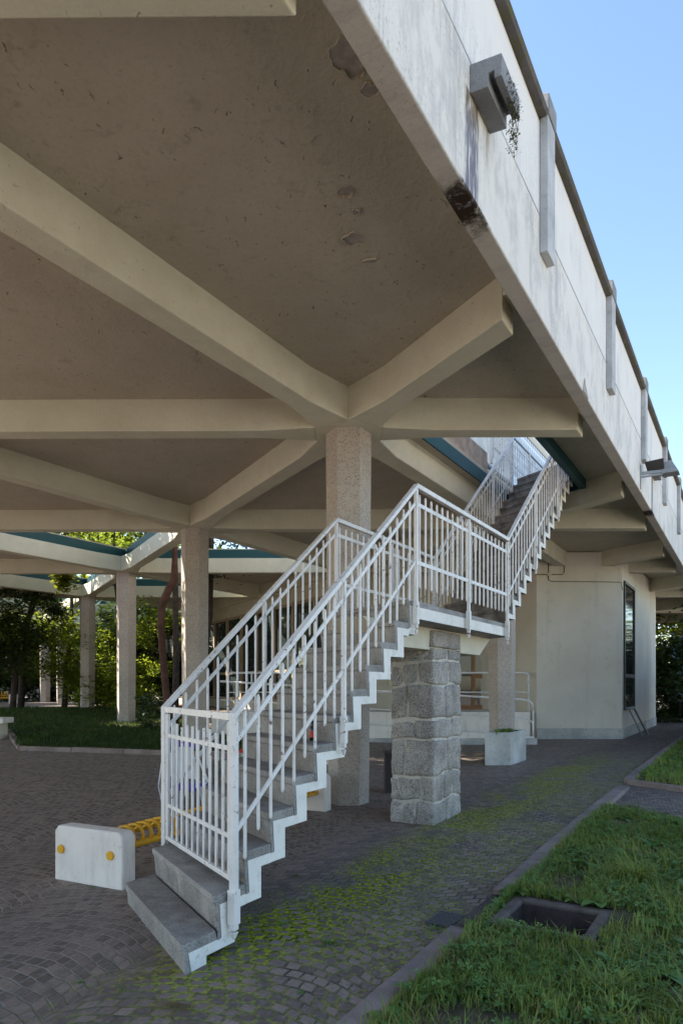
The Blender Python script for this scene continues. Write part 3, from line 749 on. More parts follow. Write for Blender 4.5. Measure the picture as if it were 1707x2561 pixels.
# gate across the second step
gate = empty('stair_gate', W(-2.70, 3.30, -1.19), 'white barred metal gate closing the foot of the stairs', 'gate')
ga, gb = Vector((-2.70, 3.30)), Vector((-3.92, 3.975))
def gp_(f, z): q = ga + (gb - ga) * f; return W(q.x, q.y, z)
mb = MB(); mb.bar(gp_(.035, -.19), gp_(1, -.185), .026, .046)
mb.bar(gp_(.03, -1.175), gp_(.99, -1.175), .03, .032); mb.bar(gp_(.045, -1.19), gp_(.045, -.22), .026, .026); mb.bar(gp_(.975, -1.19), gp_(.975, -.22), .026, .026)
mb.build('frame', M['white_metal'], gate, bevel=.003)
for z in (-.385, -.925):
    MB().bar(gp_(.05, z), gp_(.97, z), .008, .030).build('mid_rail', M['white_metal'], gate)
for k in range(10):
    f = .045 + .93 * (k + 1) / 11
    MB().bar(gp_(f, -1.16), gp_(f, -.285 - .02 * (k % 3 == 1)), .0145, .0145).build('bar', M['white_metal'], gate)
for z in (-.30, -.40, -1.14):
    MB().bar(gp_(.012, z - .04), gp_(.012, z + .045), .032, .045).build('hinge', M['white_metal'], gate, bevel=.004)

# ------------------------------------------------------------------ granite pier under the landing
pier_c = Vector((.983, 7.50)); PU = Vector((-B.y, B.x)); PV = Vector((B.x, B.y))       # PU runs along the left face, PV along the right face
pier = empty('stone_pier', (pier_c.x + .2, pier_c.y + .4, EYE - 1.5), 'rough grey granite block pier with pale mortar joints holding up the landing', 'pier')
PL, PR = .487, .80
def pv(s_, q, z): v = pier_c + PU * s_ + PV * q; return Vector((v.x, v.y, z + EYE))
MB().prism([pv(.003, .003, -1.6), pv(PL - .003, .003, -1.6), pv(PL - .003, PR - .003, -1.6), pv(.003, PR - .003, -1.6)], (0, 0, 1.6 + .40)).build('mortar_core', M['mortar'], pier)
stones = MB()
def rough_stone(s0, s1, q0, q1, z0, z1, seed):
    n = 7; bm = bmesh.new(); bmesh.ops.create_cube(bm, size=2)
    bmesh.ops.subdivide_edges(bm, edges=bm.edges, cuts=n, use_grid_fill=True)
    hs, hq, hz = (s1 - s0) / 2, (q1 - q0) / 2, (z1 - z0) / 2
    rr = .016
    for v in bm.verts:
        c = Vector((v.co.x * hs, v.co.y * hq, v.co.z * hz))
        inner = Vector((clamp(c.x, -hs + rr, hs - rr), clamp(c.y, -hq + rr, hq - rr), clamp(c.z, -hz + rr, hz - rr)))
        d = c - inner
        if d.length > 1e-6: c = inner + d.normalized() * rr
        S_, Q_, Z_ = (s0 + s1) / 2 + c.x, (q0 + q1) / 2 + c.y, (z0 + z1) / 2 + c.z
        g_ = Vector((S_ * 3.2, Q_ * 3.2, Z_ * 2.6))
        fin_ = 0 if Z_ > .40 else 1
        S_ += .030 * mnoise.noise(g_ + Vector((9, 0, 0))) * (1 if .04 < S_ < PL - .04 else .2); Q_ += .034 * mnoise.noise(g_ + Vector((0, 7, 0))) * (1 if .04 < Q_ < PR - .04 else .2); Z_ += .045 * mnoise.noise(g_ * .9) * fin_
        w = pv(S_, Q_, Z_)
        k = mnoise.noise(w * 6 + Vector((seed * 3.7, 0, 0))) * .020 + mnoise.noise(w * 19) * .012
        dd = Vector((PU.x, PU.y, 0)) * (v.co.x) * (.6 if abs(v.co.x) > .99 else .15) + Vector((PV.x, PV.y, 0)) * v.co.y * (1 if abs(v.co.y) > .99 else .15) + Vector((0, 0, v.co.z * .5))
        v.co = w + dd * k
    o = len(stones.v); bm.verts.index_update(); stones.v += [v.co.copy() for v in bm.verts]
    for f in bm.faces: stones.f.append(tuple(o + v.index for v in f.verts)); stones.m.append(0)
    bm.free()
courses = [(-1.56, -1.25, [.17, .33], [.36]), (-1.25, -.86, [.10, .40], [.22, .5]), (-.86, -.50, [.27], [.40]), (-.50, -.21, [.30], [.5]), (-.21, .13, [.30], [.36]), (.13, .35, [.42], [.42])]
courses = [(-1.56, -1.25, [.20, .36], [.40]), (-1.25, -.93, [.17, .42], [.42]), (-.93, -.60, [.30], [.38]), (-.60, -.35, [.23], [.50]), (-.35, -.02, [.31], [.40]), (-.02, .27, [.17, .34], [.44]), (.27, .415, [.38], [.42])]
sd = 0
courses = [(-1.56, -1.27, [.21, .36], [.36]), (-1.27, -.98, [.15, .40], [.30, .56]), (-.98, -.58, [.33], [.42]), (-.58, -.37, [.22], [.52]), (-.37, .0, [.30], [.34]), (.0, .27, [.17, .34], [.46]), (.27, .415, [.36], [.40])]
for z0, z1, ls, rs in courses:
    m_ = .009; sd += 1
    a0 = ls[0] - m_ if ls else PL
    rough_stone(-.012, ls[0] - m_, -.012, rs[0] - m_, z0 + m_, z1 - m_, sd)        # corner stone
    xs = ls + [PL + .012]
    for k in range(len(xs) - 1): sd += 1; rough_stone(xs[k] + m_, xs[k + 1] - (m_ if k < len(xs) - 2 else 0), -.012 + .004 * (k % 2), .2, z0 + m_, z1 - m_ - .01 * (sd % 3), sd)
    ys = rs + [PR + .01]
    for k in range(len(ys) - 1):
        sd += 1; jz = .02 * ((sd % 3) - 1)
        rough_stone(-.012 + .004 * (k % 2), .2, ys[k] + m_, ys[k + 1] - (m_ if k < len(ys) - 2 else 0), z0 + m_, z1 - m_, sd)
    # hidden back stones
    sd += 1; rough_stone(.22, PL + .01, .22, PR + .01, z0 + m_, z1 - m_, sd)
rough_stone(-.014, .20, -.014, .80, .418, .60, 91)
stones.build('stone_facing', M['pier_granite'], pier, smooth=True)

# ------------------------------------------------------------------ kerbs, lawns, pit, drain
def kerb_line(pts, w, h, label_obj='kerb', mat='kerb_stone', inner=1):
    mb = MB(); rnd = random.Random(len(pts) + int(w * 100))
    for a, b in zip(pts[:-1], pts[1:]):
        a = Vector(a); b = Vector(b); d = (b - a).normalized(); s = Vector((-d.y, d.x)) * inner; L = (b - a).length; n = max(1, round(L / .95)); l = L / n
        for k in range(n):
            q0 = a + d * (k * l + .004); q1 = a + d * ((k + 1) * l - .004); hh = h + rnd.uniform(-.008, .008)
            f = lambda q, z: W(q.x, q.y, zg(q.x, q.y) + z)
            mb.loft([f(q0, -.1), f(q0 + s * w, -.1), f(q0 + s * w, hh), f(q0, hh)], [f(q1, -.1), f(q1 + s * w, -.1), f(q1 + s * w, hh), f(q1, hh)])
    return tag(mb.build('kerb', M[mat], bevel=.012), kind='structure')
KP = -1.655; KW = .165
kerb_line([(KP, -4), (KP, 4.18)], KW, .05, inner=-1)
kerb_line([(KP, 5.02), (KP, 10.55)], KW, .055, inner=-1)
kerb_line([(KP, 11.15), (KP, 24)], KW, .09, inner=-1)
# lawn right of the walk
LAWN_F = lambda p: 8.72 - .57735 * (p - KP)          # far edge runs along the grid
def lawnz(p, t_): return zg(p, t_) + .035 + .03 * mnoise.noise(Vector((p * 1.3, t_ * 1.3, 0))) + .02 * clamp(p + 1.5, 0, 4)
lp = sorted(set(frange(KP + KW - .01, 6, .35) + [PIT[0] - .002, PIT[1] + .002])); ltv = sorted(set(frange(-4, 11, .35) + [PIT[2] - .002, PIT[3] + .002]))
lw = grid_mesh(lp, ltv, lawnz, lambda p, t_: t_ < LAWN_F(p) + .3 and not (PIT[0] - .01 < p < PIT[1] + .01 and PIT[2] - .01 < t_ < PIT[3] + .01)).build('lawn', M['lawn_soil'], smooth=True)
tag(lw, kind='structure')
l2z = lambda p, t_: zg(p, t_) + .07 + .03 * mnoise.noise(Vector((p * 1.3, t_ * 1.3, 3)))
L2T = lambda p: 11.15 - .57735 * (p - KP)
l2p = frange(KP + KW - .01, 5.5, .4); l2 = MB()
for k in range(len(l2p) - 1):
    for q in range(28):
        a, b = q * .45, (q + 1) * .45; p0_, p1_ = l2p[k], l2p[k + 1]
        l2.add([W(pp_, L2T(pp_) + d_, l2z(pp_, L2T(pp_) + d_)) for pp_, d_ in ((p0_, a), (p1_, a), (p1_, b), (p0_, b))], [(0, 1, 2, 3)])
tag(l2.build('lawn', M['lawn_soil'], smooth=True), kind='structure')
kerb_line([(KP + .05, L2T(KP + .05) - .05), (4.5, L2T(4.5) - .05)], .07, .085, mat='kerb_stone', inner=1)
# drain pit set in the lawn
pit = empty('drain_pit', W(-1.13, 4.6, -1.9), 'open square concrete pit sunk in the grass by the kerb', 'pit')
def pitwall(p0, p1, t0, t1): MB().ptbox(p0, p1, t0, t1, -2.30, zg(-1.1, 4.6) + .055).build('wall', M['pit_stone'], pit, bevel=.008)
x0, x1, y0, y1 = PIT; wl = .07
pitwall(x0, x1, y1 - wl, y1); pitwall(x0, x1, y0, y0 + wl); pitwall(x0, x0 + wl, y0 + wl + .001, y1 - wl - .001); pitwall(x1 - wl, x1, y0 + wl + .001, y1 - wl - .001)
zr_ = zg(-1.1, 4.6) + .057
for a_, b_, c_, d_ in ((x0 - .004, x1 + .004, y1 - wl - .004, y1 + .004), (x0 - .004, x1 + .004, y0 - .004, y0 + wl + .004), (x0 - .004, x0 + wl + .004, y0 + wl + .006, y1 - wl - .006), (x1 - wl - .004, x1 + .004, y0 + wl + .006, y1 - wl - .006)):
    MB().ptbox(a_, b_, c_, d_, zr_ - .035, zr_ + .004).build('rim', M['rim_stone'], pit, bevel=.014)
MB().ptbox(x0, x1, y0, y1, -2.38, -2.30).build('floor', M['dark_stone'], pit)
tag(MB().ptbox(KP, KP + KW - .02, 4.19, 5.01, zg(KP, 4.6) - .1, zg(KP, 4.6) + .02).build('gutter_stone', M['dark_stone'], bevel=.01), 'dark damp stone filling the gap in the kerb beside the pit', 'stone')
dr = empty('drain_grate', W(-1.83, 4.55, zg(-1.83, 4.55)), 'small iron drain grate set in the setts against the kerb', 'drain grate')
dz_ = zg(-1.8, 4.55)
MB().ptbox(-1.85, -1.662, 4.22, 4.50, dz_ - .03, dz_ + .004).build('pan', M['dark_stone'], dr)
for k in range(8): MB().ptbox(-1.845, -1.667, 4.23 + k * .034, 4.243 + k * .034, dz_ + .005, dz_ + .012).build('slat', M['iron'], dr)

# grass blades and clover: uncountable ground cover
def tufts(name, area, n, hmin, hmax, mat, zf, seed, wid=.004, lean=.6, clump=.25):
    rnd = random.Random(seed); mb = MB(); V = mb.v; F = mb.f
    while n > 0:
        p, t_ = area(rnd)
        if p is None: continue
        n -= 1
        h = rnd.uniform(hmin, hmax) * (1 + .9 * max(0, mnoise.noise(Vector((p * 1.6, t_ * 1.6, seed)))))
        b = W(p, t_, zf(p, t_) - .01); a = rnd.uniform(0, 2 * math.pi); d = Vector((math.cos(a), math.sin(a), 0)); s = Vector((-d.y, d.x, 0)) * wid * rnd.uniform(.7, 1.5)
        l = rnd.uniform(.1, lean) * h
        m1 = b + Vector((0, 0, h * .55)) + d * l * .35; tp = b + Vector((0, 0, h * (1 - .25 * l / max(h, .01)))) + d * l
        o = len(V); V += [b - s, b + s, m1 + s * .8, m1 - s * .8, tp]; F += [(o, o + 1, o + 2, o + 3), (o + 3, o + 2, o + 4)]
    mb.m = [0] * len(F)
    return mb.build(name, mat, fix=False)
def lawn_area(rnd):
    t_ = rnd.uniform(1.2, 9.6); p = -1.5 + abs(rnd.gauss(0, 1.15)) if rnd.random() < .75 else rnd.uniform(-1.5, 3)
    if p > 4 or t_ > LAWN_F(p) or (PIT[0] - .01 < p < PIT[1] + .015 and PIT[2] - .01 < t_ < PIT[3] + .015): return None, None
    q = W(p, t_)
    if q.y < 2.6 or mnoise.noise(Vector((p * 2.1, t_ * 2.1, 11))) + rnd.gauss(0, .14) < -.30: return None, None
    return p, t_
tag(tufts('grass', lawn_area, 36000, .035, .09, M['grass_blade'], lawnz, 3), kind='stuff')
def dry_area(rnd):
    t_ = rnd.uniform(1.5, 9.4); p = -1.5 + abs(rnd.gauss(0, .14))
    if t_ > LAWN_F(p) or (4.15 < t_ < 5.0) or mnoise.noise(Vector((t_ * 1.1, 5, 0))) < -.1: return None, None
    return p, t_
tag(tufts('dry_grass', dry_area, 3800, .03, .08, M['grass_dry'], lawnz, 5, .003, 1.1), kind='stuff')
def lawn2_area(rnd):
    p = rnd.uniform(-1.5, 3.2); return p, L2T(p) + rnd.uniform(.02, 9)
tag(tufts('grass', lawn2_area, 16000, .05, .12, M['grass_blade'], l2z, 9, .008), kind='stuff')
def clover(area, n, seed, zf, smin, smax, mat, name):
    rnd = random.Random(seed); mb = MB(); V = mb.v; F = mb.f
    while n > 0:
        p, t_ = area(rnd)
        if p is None or mnoise.noise(Vector((p * 1.7, t_ * 1.7, 7))) + .5 * mnoise.noise(Vector((p * 5, t_ * 5, 2))) + rnd.gauss(0, .28) < .05: continue
        n -= 1; b = W(p, t_, zf(p, t_) + rnd.uniform(.015, .075)); sz = rnd.uniform(smin, smax); a0 = rnd.uniform(0, 6.28); up_ = Vector((rnd.uniform(-.5, .5), rnd.uniform(-.5, .5), 1)).normalized()
        e1 = up_.orthogonal().normalized(); e2 = up_.cross(e1)
        for k in range(3):
            a = a0 + k * 2.094; d = e1 * math.cos(a) + e2 * math.sin(a); s = e1 * -math.sin(a) + e2 * math.cos(a); o = len(V)
            V += [b, b + d * sz * .6 + s * sz * .42 + up_ * sz * .15, b + d * sz, b + d * sz * .6 - s * sz * .42 + up_ * sz * .15]; F.append((o, o + 1, o + 2, o + 3))
    mb.m = [0] * len(F); return mb.build(name, mat, fix=False)
tag(tufts('long_grass', lawn_area, 5000, .10, .17, M['grass_blade'], lawnz, 33, .0032, 1.3), kind='stuff')
tag(tufts('long_grass', lawn_area, 3500, .05, .11, M['grass_dry'], lawnz, 35, .0028, 1.4), kind='stuff')
tag(clover(lawn_area, 11000, 11, lawnz, .014, .030, M['clover_leaf'], 'clover'), kind='stuff')
tag(clover(lawn2_area, 6000, 12, l2z, .03, .05, M['weed_leaf'], 'ground_cover'), kind='stuff')

def leaf_strip(mb, b, d, L, w, droop, n=6, cup=.25):
    d = Vector(d).normalized(); s = Vector((-d.y, d.x, 0)).normalized(); o = len(mb.v)
    for k in range(n + 1):
        f = k / n; c = b + d * L * f + Vector((0, 0, -droop * L * f * f)); ww = w * math.sin(math.pi * (f * .88 + .10)) ** .8
        mb.v += [c - s * ww + Vector((0, 0, ww * cup)), c, c + s * ww + Vector((0, 0, ww * cup))]
    for k in range(n):
        for q in range(2): mb.f.append((o + k * 3 + q, o + k * 3 + q + 1, o + (k + 1) * 3 + q + 1, o + (k + 1) * 3 + q)); mb.m.append(0)
def rosettes(n, seed):
    rnd = random.Random(seed); mb = MB()
    while n > 0:
        p, t_ = lawn_area(rnd)
        if p is None: continue
        n -= 1; b = W(p, t_, lawnz(p, t_) + .015); L = rnd.uniform(.06, .19); up_ = rnd.uniform(.25, .9)
        for k in range(rnd.randint(4, 8)):
            a = k * 2.4 + rnd.uniform(-.3, .3); leaf_strip(mb, b, (math.cos(a), math.sin(a), up_ * rnd.uniform(.6, 1.4)), L * rnd.uniform(.6, 1.1), L * rnd.uniform(.14, .26), rnd.uniform(.2, .7), 4)
    return mb.build('weed_cover', M['weed_leaf'], smooth=True, fix=False)
tag(rosettes(330, 5), kind='stuff')
def weed(x, y, n, L, w, seed, label):
    rnd = random.Random(seed); p, t_ = PT(x, y); b = W(p, t_, lawnz(p, t_) + .01); mb = MB()
    for k in range(n):
        a = k * 2.4 + rnd.uniform(-.3, .3); e = rnd.uniform(.35, 1.0)
        leaf_strip(mb, b, (math.cos(a), math.sin(a), e), L * rnd.uniform(.6, 1.1), w * rnd.uniform(.8, 1.15), rnd.uniform(.3, .7))
    o = mb.build('weed', M['weed_leaf'], smooth=True, fix=False); o.data.transform(Matrix.Translation(-b)); o.location = b
    return tag(o, label, 'weed', 'broad-leaved weeds in the grass')
weed(.78, 3.45, 7, .19, .036, 1, 'light green broad-leaved weed at the bottom, near the kerb')
weed(1.05, 3.32, 5, .15, .03, 2, 'small broad-leaved weed beside the long grass tussock at the bottom')
weed(1.66, 3.62, 6, .20, .045, 3, 'broad-leaved weed just in front of the pit corner')
weed(2.02, 3.75, 5, .22, .03, 4, 'upright narrow-leaved weed right of the pit')
weed(2.5, 6.3, 6, .22, .05, 5, 'spreading weed in the middle of the lawn beyond the pit')
weed(2.02, 5.75, 5, .17, .04, 6, 'grey-green weed near the kerb beyond the pit')
weed(1.75, 4.75, 5, .16, .045, 7, 'round-leaved weed behind the far right corner of the pit')
def tussock(x, y, n, L, seed, label):
    rnd = random.Random(seed); p, t_ = PT(x, y); b = W(p, t_, lawnz(p, t_)); mb = MB()
    for k in range(n):
        a = rnd.uniform(0, 6.28); e = rnd.uniform(.5, 2.6); q = b + Vector((rnd.gauss(0, .035), rnd.gauss(0, .035), 0))
        leaf_strip(mb, q, (math.cos(a), math.sin(a), e), L * rnd.uniform(.5, 1.1), .0045, rnd.uniform(.35, .95), 6, .4)
    o = mb.build('grass_tussock', M['grass_blade'], smooth=True, fix=False); o.data.transform(Matrix.Translation(-b)); o.location = b
    return tag(o, label, 'grass tussock', 'tussocks of long grass')
tussock(1.30, 3.42, 170, .33, 1, 'tussock of long blades in front of the pit at the bottom edge')
tussock(2.22, 5.25, 230, .42, 2, 'big tussock of long arching grass right of the pit')
tussock(2.75, 7.4, 130, .30, 3, 'tussock of long grass at the far end of the lawn')
tussock(1.62, 3.15, 120, .28, 4, 'tussock of long grass in the bottom right of the lawn')
# weeds growing in the paving joints
def pweed(p, t_, L, n, seed, label):
    rnd = random.Random(seed); b = W(p, t_, zg(p, t_)); mb = MB()
    for k in range(n):
        a = rnd.uniform(0, 6.28); leaf_strip(mb, b + Vector((rnd.gauss(0, .01), rnd.gauss(0, .01), 0)), (math.cos(a), math.sin(a), rnd.uniform(.3, 1.8)), L * rnd.uniform(.5, 1), .004, .5, 4)
    o = mb.build('paving_weed', M['weed_leaf'], fix=False); o.data.transform(Matrix.Translation(-b)); o.location = b
    tag(o, label, 'weed', 'grass sprouting between the setts')
def pw_uv(u, v, L, n, seed, label):
    z = -1.585; Y = -z * 1741 / (v - 1715); p, t_ = PT((u - 853.5) / 1741 * Y, Y); pweed(p, t_, L, n, seed, label)
pw_uv(825, 2362, .10, 22, 1, 'spiky grass tuft in the mossy setts right of the lowest step')
pw_uv(705, 2315, .08, 14, 2, 'thin grass tuft in the setts close to the lowest step')
pw_uv(738, 2200, .05, 12, 3, 'low tuft of grass in dirt by the second step underside')
pw_uv(752, 2480, .05, 10, 4, 'tiny grass tuft in the setts at the bottom middle')
pw_uv(195, 2448, .04, 10, 5, 'tiny green sprout in the setts left of the lowest step')
pw_uv(308, 2465, .035, 9, 6, 'tiny sprout in the setts at the bottom left')
pw_uv(228, 2222, .05, 12, 7, 'green sprout at the foot of the white bench end')
pw_uv(1085, 2330, .09, 16, 8, 'grass tuft beside the drain grate')
pw_uv(950, 2028, .07, 10, 9, 'grass blade tuft at the foot of the stone pier')
ds = MB(); rnd = random.Random(4)
for k in range(60):
    b = W(*PT(-.86 + rnd.gauss(0, .03), 3.50 + rnd.gauss(0, .03)), zgxy(-.86, 3.5) + .004); a = rnd.uniform(3.2, 6.2)
    leaf_strip(ds, b, (math.cos(a), math.sin(a), rnd.uniform(.02, .3)), rnd.uniform(.05, .17), .0016, .15, 3, 0)
tag(ds.build('dry_straw', M['grass_dry'], fix=False), 'wisp of dry straw on the setts at the corner of the lowest step', 'straw')
# litter
def leaf_litter(n, area, seed, sz, mat, name):
    rnd = random.Random(seed); mb = MB()
    for k in range(n):
        p, t_ = area(rnd); c = W(p, t_, zg(p, t_) + .008); a = rnd.uniform(0, 6.28); d = Vector((math.cos(a), math.sin(a), rnd.uniform(-.1, .3))) * sz * rnd.uniform(.5, 1.2); s = Vector((-d.y, d.x, rnd.uniform(0, .01))) * .5; o = len(mb.v)
        mb.v += [c - d, c + s, c + d, c - s]; mb.f.append((o, o + 1, o + 2, o + 3)); mb.m.append(0)
    return tag(mb.build(name, mat, fix=False), kind='stuff')
leaf_litter(420, lambda r: (r.gauss(-2.9, .45), r.uniform(3.4, 10)), 3, .012, M['grass_dry'], 'grit_and_leaf_litter')
leaf_litter(260, lambda r: (r.uniform(-13, -9.5), r.uniform(7.6, 10.4)), 5, .03, M['grass_dry'], 'fallen_leaves')

# ------------------------------------------------------------------ benches with tubular yellow seats between white end blocks
def bench(c, ang, label, near=True, L=3.3, scale=1.0):
    d = Vector((math.cos(ang), math.sin(ang), 0)); s = Vector((-d.y, d.x, 0)); z0 = zgxy(c[0], c[1])
    o = Vector((c[0], c[1], EYE + z0))
    root = empty('bench', o, label, 'bench', 'yellow tube benches')
    for e in (0, L):
        z1 = zgxy((o + d * e).x, (o + d * e).y) + EYE - o.z
        q = o + d * e + Vector((0, 0, z1 - .03)); mb = MB(); h = .47; w = .37
        prof = [(-w, 0), (w, 0), (w * 1.0, h - .045), (w - .04, h), (-w + .04, h), (-w, h - .045)]
        mb.loft([q - d * .075 + s * a + Vector((0, 0, z)) for a, z in prof], [q + d * .075 + s * a + Vector((0, 0, z)) for a, z in prof])
        eb = mb.build('end_block', M['bench_concrete'], root, bevel=.016, seg=3)
        if near and e == 0:
            for a, zz_ in ((.29, .28), (-.25, .285)):
                mb = MB(); cc = q - d * .076 + s * a + Vector((0, 0, zz_))
                mb.tube([cc + d * .01, cc - d * .014], .036, 20); mb.build('bolt_disc', M['yellow_metal'], eb, bevel=.004)
    zt = .40
    # two long tubes and bent rungs
    for a, zz_ in ((.29, .26), (-.25, .29)):
        MB().tube([o + d * .06 + s * a + Vector((0, 0, zz_)), o + d * (L - .06) + s * a + Vector((0, 0, zz_))], .028, 10).build('side_tube', M['yellow_metal'], root, smooth=True)
    n = 31 if near else 30
    rung = None
    for k in range(n):
        q = o + d * (.16 + (L - .32) * k / (n - 1))
        if rung is None:
            pts = [(.29, .26), (.27, .36), (.20, .41), (.05, .40), (-.12, .385), (-.25, .42), (-.31, .52), (-.33, .60)] if not near else [(.29, .26), (.22, .262), (.12, .29), (-.02, .35), (-.12, .42), (-.19, .435), (-.25, .41), (-.275, .35), (-.25, .29)]
            rung = MB().tube([q + s * a + Vector((0, 0, zz_)) for a, zz_ in pts], .016 if near else .02, 8).build('rung', M['yellow_metal'], root, smooth=True)
            rung0 = q.copy()
        else:
            r2 = rung.copy(); r2.location = Vector(rung.location) + (q - rung0); link(r2); r2.parent = root
    return root
bench((-1.985, 5.60), R(63), 'near bench with white concrete end block, two yellow discs and yellow tube rungs')
fy = 34.0
bench((-16.0 - 4.2, fy - .2), R(2.5), 'distant yellow slatted bench on the path behind the lawn', False, L=4.2)

# ------------------------------------------------------------------ child's things behind the gate
ts_ = empty('child_seat', (-1.98, 8.5, EYE + zgxy(-1.98, 8.5)), 'white and purple plastic child seat on thin tube legs behind the gate', 'child seat')
o = Vector(ts_.location)
mb = MB(); mb.loft([o + Vector(v) for v in ((-.16, -.02, .42), (.26, -.02, .37), (.24, .10, .37), (-.14, .10, .42))], [o + Vector(v) for v in ((-.13, .16, .76), (.12, .16, .76), (.12, .20, .76), (-.13, .20, .76))]); mb.build('back', M['white_plastic'], ts_, bevel=.03, seg=3)
mb = MB(); mb.box(o + Vector((.08, .02, .30)), (.24, 0, -.01), (0, .16, 0), (0, 0, .045)); mb.build('seat', M['purple_plastic'], ts_, bevel=.02)
mb = MB(); mb.box(o + Vector((-.02, .22, .80)), (.20, 0, -.02), (0, .03, 0), (0, 0, .05)); mb.build('head_rest', M['purple_plastic'], ts_, bevel=.02)
for x in (-.2, .02, .30):
    MB().tube([o + Vector((x, .0, .02)), o + Vector((x * .8, .02, .36))], .016, 8).build('leg', M['white_plastic'], ts_)
MB().tube([o + Vector((-.10, -.0, .70)), o + Vector((-.2, -.04, .62)), o + Vector((-.24, -.05, .3)), o + Vector((-.20, 0, .05))], .008, 6).build('side_tube', M['white_plastic'], ts_)
MB().tube([o + Vector((.24, .0, .62)), o + Vector((.36, -.05, .36)), o + Vector((.30, -.08, .3))], .016, 6).build('side_tube', M['white_plastic'], ts_)
MB().tube([o + Vector((-.2, .0, .03)), o + Vector((.05, -.1, .02)), o + Vector((.32, 0, .03))], .014, 6).build('foot_rail', M['black_rubber'], ts_)
sc_ = empty('ride_on_toy', (-1.15, 9.4, EYE + zgxy(-1.15, 9.4)), 'mint green ride-on toy with red trim and chrome lamp behind the balusters', 'toy')
o = Vector(sc_.location)
mb = MB(); mb.loft([o + Vector(v) for v in ((-.36, -.12, .16), (.16, -.12, .16), (.16, .12, .16), (-.36, .12, .16))], [o + Vector(v) for v in ((-.30, -.10, .46), (.02, -.08, .76), (.02, .08, .76), (-.30, .10, .46))]); mb.build('body', M['mint_plastic'], sc_, bevel=.04, seg=3)
mb = MB(); mb.box(o + Vector((-.10, 0, .70)), (.12, 0, .10), (0, .11, 0), (-.01, 0, .018)); mb.build('seat', M['red_plastic'], sc_, bevel=.012)
for x in (-.28, .12):
    for yy in (-.15, .15): MB().tube([o + Vector((x, yy - .03, .11)), o + Vector((x, yy + .03, .11))], .11, 18).build('wheel', M['black_rubber'], sc_, bevel=.015)
MB().tube([o + Vector((.06, -.2, .92)), o + Vector((.06, .2, .92))], .014, 8).build('handlebar', M['black_rubber'], sc_)
MB().tube([o + Vector((.06, 0, .70)), o + Vector((.06, 0, .92))], .02, 8).build('steering_post', M['grey_metal'], sc_)
mb = MB(); mb.lathe(o + Vector((.14, -.05, .74)), [(.012, -.05), (.05, -.035), (.06, 0), (.05, .035), (.012, .05)], 14); mb.build('lamp', M['chrome'], sc_, smooth=True)
# bottle on the sixth step
k6 = KS['z1'] + 5 * KS['dz']; bo = empty('bottle', W(-2.93, 4.53, k6 + .004), 'small dark glass bottle with a red label standing on a stair tread', 'bottle')
o = Vector(bo.location)
MB().lathe(o, [(.020, 0), (.023, .005), (.023, .085), (.016, .105), (.009, .118), (.009, .145), (.011, .147), (.011, .155)], 16).build('glass', M['bottle_glass'], bo, smooth=True)
MB().lathe(o + Vector((0, 0, .025)), [(.0236, 0), (.0236, .05)], 16).build('paper_label', M['bottle_label'], bo)
bn = empty('litter_bin', (.70, 9.75, EYE + zgxy(.7, 9.75)), 'dark litter bin standing behind the stone pier', 'litter bin')
o = Vector(bn.location)
MB().prism([o + Vector((a, b, -.02)) for a, b in ((-.10, -.16), (.24, -.16), (.24, .18), (-.10, .18))], (0, 0, .55)).build('body', M['dark_bin'], bn, bevel=.015)
MB().prism([o + Vector((a, b, .531)) for a, b in ((-.115, -.175), (.255, -.175), (.255, .195), (-.115, .195))], (0, 0, .03)).build('rim', M['dark_frame'], bn, bevel=.006)

# ------------------------------------------------------------------ concrete planter
q = W(*PT(3.18, 13.35)); zp = zgxy(3.2, 13.4)
pb = empty('concrete_planter', (3.2, 13.4, EYE + zp), 'rectangular grey concrete planter in front of the speckled column', 'planter')
def ray(u, v, z): Y = -z * 1741 / (v - 1715); return Vector(((u - 853.5) / 1741 * Y, Y))
k0 = ray(1276, 1914, zp); ea = Vector((-1, .035)).normalized(); eb = B
pl_ = [k0, k0 + ea * .47, k0 + ea * .47 + eb * 1.02, k0 + eb * 1.02]
def ins(f): c = sum(pl_, Vector((0, 0))) / 4; return [c + (v - c) * (1 - f / ((v - c).length)) for v in pl_]
inn = ins(.085); h = .60; mb = MB()
bot = [V3(v, zp - .02) for v in pl_]; top = [V3(v, zp + h) for v in pl_]; it = [V3(v, zp + h) for v in inn]; ib = [V3(v, zp + h - .10) for v in inn]
mb.add(bot + top + it + ib, [(3, 2, 1, 0)] + [(k, (k + 1) % 4, 4 + (k + 1) % 4, 4 + k) for k in range(4)] + [(4 + k, 4 + (k + 1) % 4, 8 + (k + 1) % 4, 8 + k) for k in range(4)] + [(8 + k, 8 + (k + 1) % 4, 12 + (k + 1) % 4, 12 + k) for k in range(4)])
mb.build('trough', M['planter_concrete'], pb, bevel=.008)
MB().prism([V3(v, zp + h - .12) for v in inn], (0, 0, .04)).build('soil', M['soil'], pb)
rnd = random.Random(2); mb = MB(); cc = sum(pl_, Vector((0, 0))) / 4
for k in range(170):
    b = V3(cc + eb * rnd.gauss(-.02, .2) + ea * rnd.gauss(-.0, .06), zp + h - .05); a = rnd.uniform(0, 6.28)
    leaf_strip(mb, b, (math.cos(a), math.sin(a), rnd.uniform(.5, 2.2)), rnd.uniform(.10, .26), .018, .5, 4)
o = mb.build('planter_plant', M['weed_leaf'], smooth=True, fix=False); tag(o, 'low green weeds growing inside the concrete planter', 'plant')

